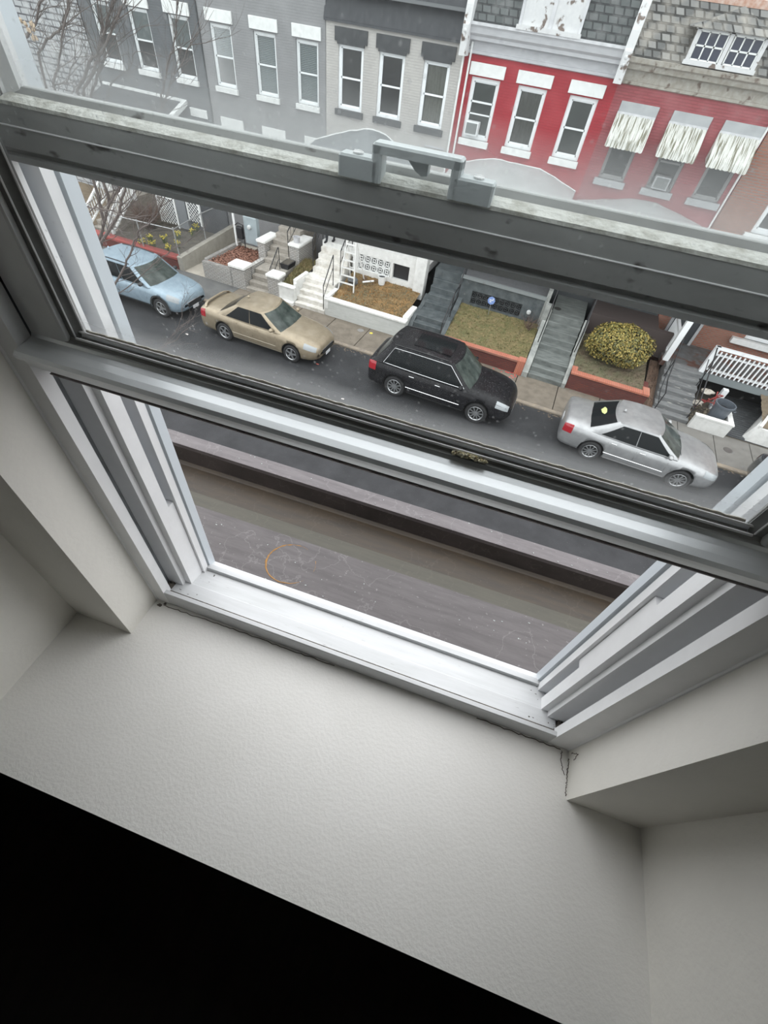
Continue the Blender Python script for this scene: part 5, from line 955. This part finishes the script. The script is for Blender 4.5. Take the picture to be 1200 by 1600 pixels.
def car(name, label, cx, cy, S, paint, cat='car'):
    """S: body table (x, half width, deck z, bottom z), greenhouse and wheel numbers; nose towards +x; origin on the road below the centre"""
    Z0 = -.04; t = thing(name, label, cat, (cx, cy, Z0)); T = S['body']; x0, x1 = T[0][0], T[-1][0]
    def sec(x):
        w, zt, zb = interp(T, x); cr = .035*min(1, w/.8)
        zs = zt-.075; zw = zb+(zs-zb)*.52
        return [(0, zb), (w*.80, zb), (w*.955, zb+.05), (w*.99, zb+.16), (w, zw), (w*.985, zw+(zs-zw)*.55), (w*.955, zs), (w*.90, zs+.05), (w*.80, zt+.004), (w*.5, zt+cr*.75), (0, zt+cr)]
    N = 72; xs = [x0+(x1-x0)*(.5-.5*math.cos(PI*i/N))*.35+(x1-x0)*i/N*.65 for i in range(N+1)]
    b = MB(); b.smooth = True; ring = []
    K = len(sec(0)); full = 2*K-2
    for x in xs:
        s = sec(x); p = [(x+cx, cy-y, z+Z0) for y, z in s]+[(x+cx, cy+y, z+Z0) for y, z in reversed(s[1:-1])]; ring.append(p)
    vs = [q for r in ring for q in r]; fs = []
    for i in range(N):
        for k in range(full): fs.append((i*full+k, i*full+(k+1) % full, (i+1)*full+(k+1) % full, (i+1)*full+k))
    fs += [tuple(range(full)), tuple(N*full+k for k in reversed(range(full)))]
    b.add(vs, fs); body = part('body', b, [paint, ARCH], t)
    # wheel openings cut out of the body
    cuts = []
    for wx in (S['wr'], S['wf']):
        for s in (-1, 1):
            cut = MB(); cut.mi = 1; cut.lathe([(S['arch'], -.24 if s > 0 else -.40), (S['arch'], .40 if s > 0 else .24)], (cx+wx, cy+s*S['track'], Z0+S['R']+.02), 'y', 29)
            co = part('cut', cut, [paint, ARCH], t); cuts.append(co); md = body.modifiers.new('arch', 'BOOLEAN'); md.operation = 'DIFFERENCE'; md.object = co; md.solver = 'EXACT'
    bpy.context.view_layer.update(); dg = bpy.context.evaluated_depsgraph_get(); me = bpy.data.meshes.new_from_object(body.evaluated_get(dg)); body.modifiers.clear(); body.data = me
    for co in cuts: bpy.data.objects.remove(co, do_unlink=True)
    # greenhouse
    G = S['gh']; xa, xb, xc, xd = G['xf'], G['rf'], G['rr'], G['xr']      # base front, roof front, roof rear, base rear
    zb_, zr = G['belt'], G['roof']; wb, wr = G['wb'], G['wr']
    def outl(tt, s, off=0):
        """tt height 0..1, s 0..4 round: 0-1 front (right to left), 1-2 left side, 2-3 rear, 3-4 right side"""
        q = tt**.92; xf_ = xa+(xb-xa)*q; xr_ = xd+(xc-xd)*q; w = wb+(wr-wb)*(tt**1.25)+off
        zbf = G.get('zbf', zb_); zbr = G.get('zbr', zb_)
        k = int(s) % 4; u = s-int(s)
        def bow(v, m): return m*(1-v*v)
        if k == 0: v = -1+2*u; x, y = xf_+bow(v, .16)-.16+off*.7, v*w
        elif k == 1: x, y = (xf_-.16)+((xr_+.12)-(xf_-.16))*u, w*(1+.03*math.sin(PI*u))
        elif k == 2: v = 1-2*u; x, y = xr_-bow(v, .12)+.12-off*.7, v*w
        else: x, y = (xr_+.12)+((xf_-.16)-(xr_+.12))*u, -w*(1+.03*math.sin(PI*u))
        f = (x-xr_)/(xf_-xr_) if xf_ != xr_ else 0; f = min(max(f, 0), 1); zbase = zbr+(zbf-zbr)*f; ztop = zr+G.get('rdrop', 0)*(f*0+(1-f))-.02-.035*(abs(2*f-1)**2)
        return (cx+x, cy+y, Z0+zbase+(ztop-zbase)*tt+(0 if not off else off*.5))
    NS = 12; b = MB(); b.smooth = True; nt_ = 8
    b.grid(lambda i, j: outl(j/(nt_-1), i/NS if i < 4*NS else 0), 4*NS, nt_, True)
    loops = 6; base = [outl(1, i/NS) for i in range(4*NS)]; mx = sum(p[0] for p in base)/len(base); mz = base[0][2]
    def cap(i, j):
        s = 1-j/(loops); p = base[i]; ds = 1-s*s; return (mx+(p[0]-mx)*s, cy+(p[1]-cy)*s, p[2]*s+(1-s)*(Z0+zr+G.get('rdrop', 0)*.5)+.0*ds+.035*ds*s)
    b.grid(cap, 4*NS, loops+1, True); part('roof', b, paint, t)
    def patch(name, s0, s1, t0, t1, m, off=.006, nu=12, nv=6, shape=None, lab=None):
        g = MB(); g.smooth = True
        def P(i, j):
            u, v = i/(nu-1), j/(nv-1)
            if shape: u, v = shape(u, v)
            return outl(t0+(t1-t0)*v, s0+(s1-s0)*u, off)
        g.grid(P, nu, nv); return part(name, g, m, t, lab)
    patch('windscreen', .06, .94, .05, .93, CGW, .008); rw = patch('rear_window', 2.08, 2.92, G.get('rw0', .12), .92, CGL, .008)
    if S.get('in_rear'):
        g = MB(); p = outl(.55, 2.5, .02); g.blob((p[0]+.05, p[1]+.05, p[2]+.015), (.12, .19, .02), 10, 6, .3, 3); part('folded_vest', g, mat('hi_vis_yellow', (.50, .55, .22), .7), t, 'yellow green vest behind the rear window')
    sb = []
    for side in (0, 1):
        for (u0, u1, sh) in G['win']:
            def shp(u, v, sh=sh): return (u, v)
            if side == 0: s0, s1 = 4-u0, 4-u1
            else: s0, s1 = 1+u0, 1+u1
            patch('side_window', s0, s1, .06, .90, CGL, .008)
        if G.get('chrome'):
            u0, u1 = G['win'][0][0]-.01, G['win'][-1][1]+.01; pl = []
            for i in range(21): u = u0+(u1-u0)*i/20; pl.append(outl(.90, (4-u) if side == 0 else (1+u), .012))
            for i in range(21): u = u1+(u0-u1)*i/20; pl.append(outl(.075, (4-u) if side == 0 else (1+u), .012))
            pl.append(pl[0]); g = MB(); g.tube(pl, .009, 5); part('window_trim', g, CHROME, t)
    # wheels
    R = S['R']
    for wx in (S['wf'], S['wr']):
        for s in (-1, 1):
            yo = cy+s*(S['track']+.085); w = MB(); w.smooth = True; c0 = (cx+wx, yo, Z0+R)
            w.lathe([(R*.62, -s*.20), (R*.93, -s*.20), (R, -s*.17), (R, -s*.04), (R*.95, 0), (R*.70, -s*.0), (R*.66, -s*.03), (R*.62, -s*.20)], c0, 'y', 28, False); wo_ = part('wheel', w, TYRE, t)
            r = MB(); r.lathe([(R*.69, -s*.006), (R*.66, -s*.002), (R*.62, -s*.02), (R*.60, -s*.06)], c0, 'y', 28, False); sp = S.get('spokes', 5)
            for k in range(sp):
                a = 2*PI*k/sp+wx; dx_, dz_ = math.cos(a), math.sin(a); r.bar((c0[0]+dx_*R*.12, yo-s*.025, c0[2]+dz_*R*.12), (c0[0]+dx_*R*.64, yo-s*.018, c0[2]+dz_*R*.64), R*(.20 if sp <= 5 else .11), .02, (0, 1, 0))
            r.lathe([(R*.16, -s*.03), (R*.14, -s*.012), (.01, -s*.01)], c0, 'y', 14); part('rim', r, RIM, wo_)
            k_ = MB(); k_.lathe([(R*.60, -s*.065), (R*.60, -s*.07)], c0, 'y', 24); part('hub_shadow', k_, ARCH, wo_)
            if S.get('clad'):
                g = MB(); g.smooth = True; ww = interp(T, wx)[0]
                g.grid(lambda i, j: (cx+wx+(S['arch']+[.0, .055][j % 2])*math.cos(PI*(i/20)*1.16-.25), cy+s*(ww+.012-.004*(j % 2)), Z0+R+.02+(S['arch']+[.0, .055][j % 2])*math.sin(PI*(i/20)*1.16-.25)), 21, 2)
                part('arch_cladding', g, BLKP, t)
    # helper: strip lying on the body side / deck
    def side_pt(x, k, off=.004, s=-1):
        sc = sec(x); i = min(int(k), len(sc)-2); f = k-i; y = sc[i][0]+(sc[i+1][0]-sc[i][0])*f; z = sc[i][1]+(sc[i+1][1]-sc[i][1])*f; y2, z2 = sc[i+1][0]-sc[i][0], sc[i+1][1]-sc[i][1]; L = math.hypot(y2, z2) or 1
        return (cx+x, cy+s*(y+off*z2/L), Z0+z-off*y2/L)
    def bpatch(name, xa_, xb_, k0, k1, m, s=-1, off=.006, nu=8, nv=5, skew=0, lab=None):
        g = MB(); g.smooth = True; g.grid(lambda i, j: side_pt(xa_+(xb_-xa_)*i/(nu-1)+skew*j/(nv-1), k0+(k1-k0)*j/(nv-1), off, s), nu, nv); return part(name, g, m, t, lab)
    def seam(pts, s, r=.004, m=ARCH, nm='door_seam'): g = MB(); g.tube([side_pt(x, k, .001, s) for x, k in pts], r, 4); part(nm, g, m, t)
    for s in (-1, 1):
        for dx_ in S['doors']: seam([(dx_, 2.2), (dx_, 4), (dx_, 5.5), (dx_+.02, 7)], s)
        seam([(S['doors'][0], 2.2), (S['doors'][-1], 2.2)], s)
        for hx in S['handles']: g = MB(); p = side_pt(hx, 5.6, .02, s); q = side_pt(hx+.17, 5.6, .02, s); g.tube([p, q], .014, 6); part('door_handle', g, S.get('handle_m', CHROME), t)
        bpatch('headlight', x1-.52, x1-.10, 5.2, 7.6, HEADL, s, .007); bpatch('tail_light', x0+.04, x0+.32, 4.6, 6.7, TAILL, s, .007)
        p = side_pt(G['xf']-.42, 7.2, 0, s); g = MB(); g.smooth = True; g.blob((p[0], p[1]+s*.13, p[2]+.10), (.075, .11, .065), 12, 8); g.bar((p[0], p[1]-s*.02, p[2]+.04), (p[0], p[1]+s*.08, p[2]+.08), .05, .04); part('side_mirror', g, S.get('mirror_m', paint), t)
        if S.get('strip'):
            seam([(S['doors'][0]+.02*k, 3.7) for k in range(0, 1)]+[(S['doors'][0], 3.5), (S['doors'][-1], 3.5)], s, .012, S['strip'], 'side_moulding')
        bpatch('sill', S['wr']+S['arch']+.03, S['wf']-S['arch']-.03, 1.6, 2.7, S.get('sill_m', BLKP), s, .012)
    # nose and tail
    wn = interp(T, x1-.10)[0]; znose = interp(T, x1)[1]
    def nose(y, z, off): return (cx+x1+off, cy+y, Z0+z)
    g = MB(); g.bbox(cx+x1-.03, cx+x1+.015, cy-.38, cy+.38, Z0+znose-.20, Z0+znose-.03, .01); part('grille', g, BLKP, t)
    g = MB(); g.tube([(cx+x1+.01, cy-.39, Z0+znose-.03), (cx+x1+.02, cy, Z0+znose-.015), (cx+x1+.01, cy+.39, Z0+znose-.03)], .012, 5); part('grille_bar', g, CHROME, t)
    g = MB(); g.box(cx+x1+.012, cx+x1+.022, cy-.16, cy+.16, Z0+znose-.32, Z0+znose-.20); part('number_plate', g, PLATE, t)
    g = MB(); g.box(cx+x0-.012, cx+x0+.02, cy-.16, cy+.16, Z0+.62, Z0+.76); part('number_plate', g, PLATE, t)
    if S.get('spoiler'):
        g = MB(); sx_, sz_ = S['spoiler']; g.smooth = True; g.grid(lambda i, j: (cx+sx_-.10+.05*(1-(i/8-1)**2*.0)+.11*(j in (1, 2))-.10*0+.10*((i/8-1)**4), cy-.72+1.44*i/16, Z0+sz_+(.03 if j in (1, 2) else 0)+(.0 if j < 2 else -.03)-.10*(abs(i/8-1)**8)), 17, 4); part('spoiler', g, paint, t)
    if S.get('rails'):
        for s in (-1, 1): g = MB(); g.tube([outl(1, (4-u) if s < 0 else (1+u), -.05)[:2]+(outl(1, (4-u) if s < 0 else (1+u), -.05)[2]+.045,) for u in [.06+.88*i/12 for i in range(13)]], .016, 6); part('roof_rail', g, S['rails'], t)
    if S.get('sunroof'):
        a, c = S['sunroof']; g = MB(); g.smooth = True; g.grid(lambda i, j: (cx+a+(c-a)*i/5, cy-.42+.84*j/5, Z0+zr+.028+.0*i-.012*abs(j/2.5-1)**2), 6, 6); part('sunroof', g, CGL, t)
    g = MB(); g.lathe([(.05, .0), (.035, .03), (.005, .055)], (cx+G['rr']+.18, cy, Z0+zr+.01), 'z', 8); part('antenna', g, paint, t)
    for wpx in (-.35, .25): g = MB(); g.tube([outl(.03, .5+wpx*.9, .02), outl(.10, .5+wpx*.2+.2, .02)], .008, 4); part('wiper', g, BLKP, t)
    return t
def paint(name, c, c2, coat=.6, metal=.35, rough=.32): return mat(name, c, rough, metal, c2=c2, nscale=5, ndet=6, coat=coat, c3=tuple(min(1, v*1.35+.01) for v in c), s3=55, lo3=.66, hi3=.72)
SED = dict(R=.315, arch=.372, wf=1.403, wr=-1.357, track=.803, spokes=5,
    body=[(-2.40, .62, .80, .34), (-2.36, .78, .90, .26), (-2.20, .85, .965, .22), (-1.7, .885, .98, .20), (-1.0, .895, .96, .19), (0, .895, .93, .19), (.9, .895, .92, .19), (1.4, .89, .88, .19), (1.9, .85, .80, .20), (2.2, .76, .72, .22), (2.36, .62, .64, .28), (2.40, .52, .58, .34)],
    gh=dict(xf=1.12, rf=.34, rr=-.92, xr=-1.72, belt=.90, zbf=.90, zbr=.93, roof=1.42, wb=.82, wr=.66, win=[(.05, .45, 0), (.462, .86, 0)]),
    doors=[-.98, -.12, .80], handles=[-.92, -.06])
gold = dict(SED); gold['spoiler'] = (-2.22, 1.06); GP = paint('champagne_paint', (.27, .222, .155), (.34, .285, .205), metal=.5, rough=.38, coat=.3); gold['strip'] = mat('gold_strip', (.30, .26, .20), .4); gold['handle_m'] = GP; gold['sill_m'] = mat('gold_sill', (.24, .21, .16), .5)
car('sedan', 'old champagne gold sedan with a rear spoiler parked between blue and black cars', -9.10, 12.93, gold, GP)
SUV = dict(R=.37, arch=.43, wf=1.46, wr=-1.42, track=.85, spokes=10,
    body=[(-2.46, .70, .95, .42), (-2.43, .85, 1.04, .32), (-2.30, .93, 1.09, .27), (-1.7, .975, 1.11, .25), (-1.0, .98, 1.09, .25), (0, .98, 1.07, .25), (.9, .98, 1.06, .25), (1.4, .97, 1.03, .25), (1.95, .93, .97, .26), (2.28, .84, .88, .28), (2.44, .68, .76, .34), (2.50, .56, .66, .40)],
    gh=dict(xf=1.20, rf=.44, rr=-1.88, xr=-2.34, belt=1.04, zbf=1.03, zbr=1.09, roof=1.74, wb=.90, wr=.74, win=[(.04, .34, 0), (.35, .64, 0), (.65, .90, 0)], chrome=1, rw0=.2),
    doors=[-1.02, -.10, .86], handles=[-.95, -.05], rails=BLKP, sunroof=(-1.1, .15), strip=CHROME)
BP = mat('black_wet_paint', (.006, .006, .007), .25, c2=(.012, .012, .014), nscale=5, c3=(.10, .10, .105), s3=34, lo3=.62, hi3=.70, spec=.22, coat=.0); SUV['mirror_m'] = BP
car('suv', 'glossy wet black SUV with chrome window trim parked in the middle', -2.33, 13.0, SUV, BP)
SIL = dict(R=.335, arch=.39, wf=1.36, wr=-1.30, track=.83, spokes=10,
    body=[(-2.38, .64, .88, .36), (-2.34, .80, .98, .28), (-2.16, .88, 1.03, .23), (-1.7, .915, 1.03, .21), (-1.0, .925, .99, .20), (0, .925, .96, .20), (.9, .925, .94, .20), (1.4, .91, .90, .20), (1.9, .86, .82, .21), (2.2, .77, .73, .23), (2.36, .60, .64, .29), (2.40, .50, .58, .34)],
    gh=dict(xf=1.18, rf=.36, rr=-1.0, xr=-1.80, belt=.93, zbf=.93, zbr=.98, roof=1.47, wb=.85, wr=.68, win=[(.05, .45, 0), (.46, .86, 0)], chrome=0),
    doors=[-.95, -.10, .82], handles=[-.88, -.03], strip=CHROME, in_rear=True)
SP = paint('silver_paint', (.33, .335, .34), (.41, .415, .42), metal=.6, rough=.36, coat=.3); SIL['handle_m'] = CHROME; SIL['sill_m'] = mat('silver_sill', (.3, .3, .3), .4)
car('sedan', 'silver sedan with a yellow vest behind its rear window, nearest the right', 4.16, 13.05, SIL, SP)
HAT = dict(R=.34, arch=.40, wf=1.36, wr=-1.30, track=.80, spokes=5, clad=1,
    body=[(-2.22, .68, .90, .40), (-2.18, .82, 1.00, .30), (-2.02, .88, 1.04, .27), (-1.5, .90, 1.04, .26), (-.8, .905, 1.02, .26), (0, .905, 1.0, .26), (.8, .905, .99, .26), (1.3, .90, .96, .26), (1.75, .87, .90, .27), (2.05, .79, .83, .29), (2.19, .66, .72, .34), (2.23, .56, .62, .40)],
    gh=dict(xf=1.16, rf=.40, rr=-1.55, xr=-2.08, belt=.97, zbf=.97, zbr=1.01, roof=1.56, wb=.83, wr=.69, win=[(.05, .38, 0), (.39, .70, 0), (.71, .88, 0)], rw0=.2),
    doors=[-.90, -.05, .82], handles=[-.84, 0.0], rails=BLKP)
UP = paint('pale_blue_paint', (.22, .29, .345), (.28, .36, .42), rough=.4, coat=.3); HAT['mirror_m'] = BLKP; HAT['handle_m'] = UP
car('hatchback', 'pale blue grey hatchback parked at the left behind bare twigs', -14.70, 13.05, HAT, UP)
BK = dict(HAT); BK['mirror_m'] = BP; BK.pop('clad'); BKP = paint('dark_grey_paint', (.022, .026, .032), (.04, .045, .05), coat=1, metal=.2, rough=.2); BK['handle_m'] = BKP
car('hatchback', 'dark blue black car at the right edge, only its tail in view', 9.90, 13.15, BK, BKP)

# ================================================================== STREET TREE (near side of the street, branches reaching into view)
STEMS = [
    ([(-9.703, 7.6, 4.535), (-9.24, 7.6, 5.044), (-8.891, 7.6, 5.492), (-8.555, 7.6, 5.771), (-8.042, 7.6, 6.215)], 0.03),
    ([(-9.695, 7.4, 4.266), (-9.101, 7.4, 4.897), (-8.549, 7.4, 5.372), (-8.285, 7.4, 5.715), (-8.037, 7.4, 6.075), (-7.78, 7.4, 6.403)], 0.034),
    ([(-8.93, 7.0, 4.018), (-8.303, 7.0, 4.655), (-8.011, 7.0, 4.999), (-7.674, 7.0, 5.366), (-7.089, 7.0, 5.792), (-6.692, 7.0, 6.261)], 0.022),
    ([(-9.24, 7.6, 5.044), (-9.1, 7.6, 6.2), (-8.76, 7.6, 7.174), (-8.32, 7.6, 7.538), (-7.921, 7.6, 7.814), (-7.686, 7.6, 8.094), (-7.492, 7.6, 8.302), (-7.3, 7.6, 8.9)], 0.030),
    ([(-8.891, 7.6, 5.492), (-8.75, 7.5, 6.5), (-8.413, 7.4, 7.233), (-7.964, 7.4, 7.588), (-7.699, 7.4, 7.794), (-7.416, 7.4, 8.056), (-7.058, 7.4, 8.338), (-6.8, 7.4, 8.9)], 0.026),
    ([(-9.1, 7.6, 6.2), (-8.708, 7.8, 7.129), (-8.321, 7.8, 7.456), (-8.12, 7.8, 7.703), (-8.028, 7.8, 7.993), (-8.02, 7.8, 8.257), (-8.0, 7.8, 8.9)], 0.024),
    ([(-9.1, 7.5, 6.1), (-8.95, 7.3, 6.8), (-8.827, 7.2, 7.227), (-8.517, 7.2, 7.562), (-8.251, 7.2, 7.9), (-7.889, 7.2, 8.251), (-7.7, 7.2, 8.8)], 0.022),
    ([(-9.703, 7.6, 4.535), (-9.9, 7.8, 6.3), (-9.788, 7.9, 7.466), (-9.481, 7.9, 7.677), (-9.252, 7.9, 7.754), (-9.016, 7.9, 7.874), (-8.683, 7.9, 8.195), (-8.5, 7.9, 8.7)], 0.024),
    ([(-7.78, 7.4, 6.403), (-7.2, 7.5, 6.9), (-6.951, 7.5, 7.212), (-6.767, 7.5, 7.521), (-6.617, 7.5, 7.751), (-6.432, 7.5, 7.96), (-6.287, 7.5, 8.269), (-6.2, 7.5, 8.6)], 0.016),
    ([(-7.2, 7.5, 6.9), (-6.64, 7.3, 7.332), (-6.403, 7.3, 7.614), (-6.158, 7.3, 7.846), (-5.939, 7.3, 8.032)], 0.012),
    ([(-8.827, 7.2, 7.227), (-8.604, 7.3, 7.3), (-8.299, 7.3, 7.586), (-8.214, 7.3, 7.645)], 0.012),
    ([(-8.75, 7.5, 6.5), (-8.536, 7.9, 7.021), (-8.198, 7.9, 7.351), (-7.83, 7.9, 7.514), (-7.569, 7.9, 7.766)], 0.014),
    ([(-9.9, 7.3, 5.3), (-9.045, 7.1, 5.501), (-8.542, 7.1, 5.57), (-8.232, 7.1, 5.579), (-7.947, 7.1, 5.542), (-7.575, 7.1, 5.65)], 0.018),
    ([(-11.0, 6.8, 2.0), (-10.359, 7.0, 2.115), (-9.52, 7.0, 2.379), (-8.329, 7.0, 2.687), (-7.624, 7.0, 3.136), (-7.098, 7.0, 3.601)], 0.013),
    ([(-10.6, 6.9, 2.9), (-9.468, 7.2, 3.518), (-8.703, 7.2, 4.006), (-7.957, 7.2, 4.589), (-7.283, 7.2, 5.051), (-6.59, 7.2, 5.464)], 0.014),
    ([(-10.2, 7.4, 4.6), (-9.666, 7.7, 5.17), (-8.928, 7.7, 5.65), (-8.361, 7.7, 5.862), (-7.732, 7.7, 5.918)], 0.012),
    ([(-9.52, 7.0, 2.379), (-8.843, 7.3, 2.268), (-8.116, 7.3, 2.842), (-7.499, 7.3, 3.577), (-7.317, 7.3, 4.058)], 0.009),
    ([(-9.9, 7.8, 6.3), (-9.583, 7.6, 7.682), (-9.258, 7.6, 7.86), (-9.043, 7.6, 8.086), (-8.75, 7.6, 8.244), (-8.6, 7.6, 8.7)], 0.022),
]
tr = thing('street_tree', 'leafless street tree with many thin grey brown branches at the left', 'tree', (-12.2, 4.6, 0))
b = MB(); b.tube([(-12.2, 4.6, 0), (-12.1, 4.9, 1.0), (-11.7, 5.5, 1.9), (-11.0, 6.3, 2.8), (-10.4, 7.0, 3.7), (-9.9, 7.4, 4.2)], [.16, .13, .11, .09, .07, .045], 10)
b.tube([(-12.1, 4.9, 1.0), (-12.6, 5.4, 3.0), (-12.4, 6.0, 5.5), (-12.0, 6.0, 8.0)], [.10, .08, .06, .03], 8)
b.tube([(-11.7, 5.5, 1.9), (-11.2, 6.4, 2.0), (-10.9, 6.8, 2.0)], [.06, .04, .02], 6)
part('trunk', b, TWIGB, tr)
rg = random.Random(17); tw = MB(); tw_n = 0
def grow(p, d, L, r, depth):
    pts = [p]; n = 4
    for i in range(n):
        d = (d+Vector((rg.uniform(-1, 1), rg.uniform(-1, 1), rg.uniform(-.7, .9)))*.22).normalized(); pts.append(pts[-1]+d*L/n)
    tw.tube(pts, [r, r*.85, r*.7, r*.5, r*.3], 4, False)
    if depth > 0:
        for i in range(1, n+1):
            if rg.random() < .8: grow(pts[i], (d+Vector((rg.uniform(-1, 1), rg.uniform(-1, 1), rg.uniform(-.5, 1)))*.8).normalized(), L*rg.uniform(.35, .6), r*.5, depth-1)
for pts, r in STEMS:
    q = [Vector(p) for p in pts]; b = MB(); fine = []
    for i in range(len(q)-1):
        for k in range(4): fine.append(q[i].lerp(q[i+1], k/4)+Vector((rg.uniform(-1, 1), rg.uniform(-1, 1), rg.uniform(-1, 1)))*.018)
    fine.append(q[-1]); n = len(fine); b.tube(fine, [r*(1-.65*i/n) for i in range(n)], 6); part('branch', b, TWIGB, tr)
    for i in range(1, n, 1):
        d = (fine[min(i+1, n-1)]-fine[i-1]).normalized()
        if rg.random() < .75: grow(fine[i], (d+Vector((rg.uniform(-.3, 1), rg.uniform(-1, 1), rg.uniform(-.6, .9)))*.7).normalized(), rg.uniform(.3, .95), max(.0048, r*.30), 2 if rg.random() < .6 else 1)
part('twigs', tw, TWIGB, tr, kind='stuff')
b = MB()
for k in range(14): b.blob((-8.95+rg.uniform(-.14, .14), 7.25+rg.uniform(-.1, .1), 7.86+rg.uniform(-.12, .12)), (.03, .02, .03), 5, 4, .5, k)
part('dead_leaves', b, mat('pale_dry_leaf', (.42, .33, .24), .8), tr, 'tuft of pale dry leaves')
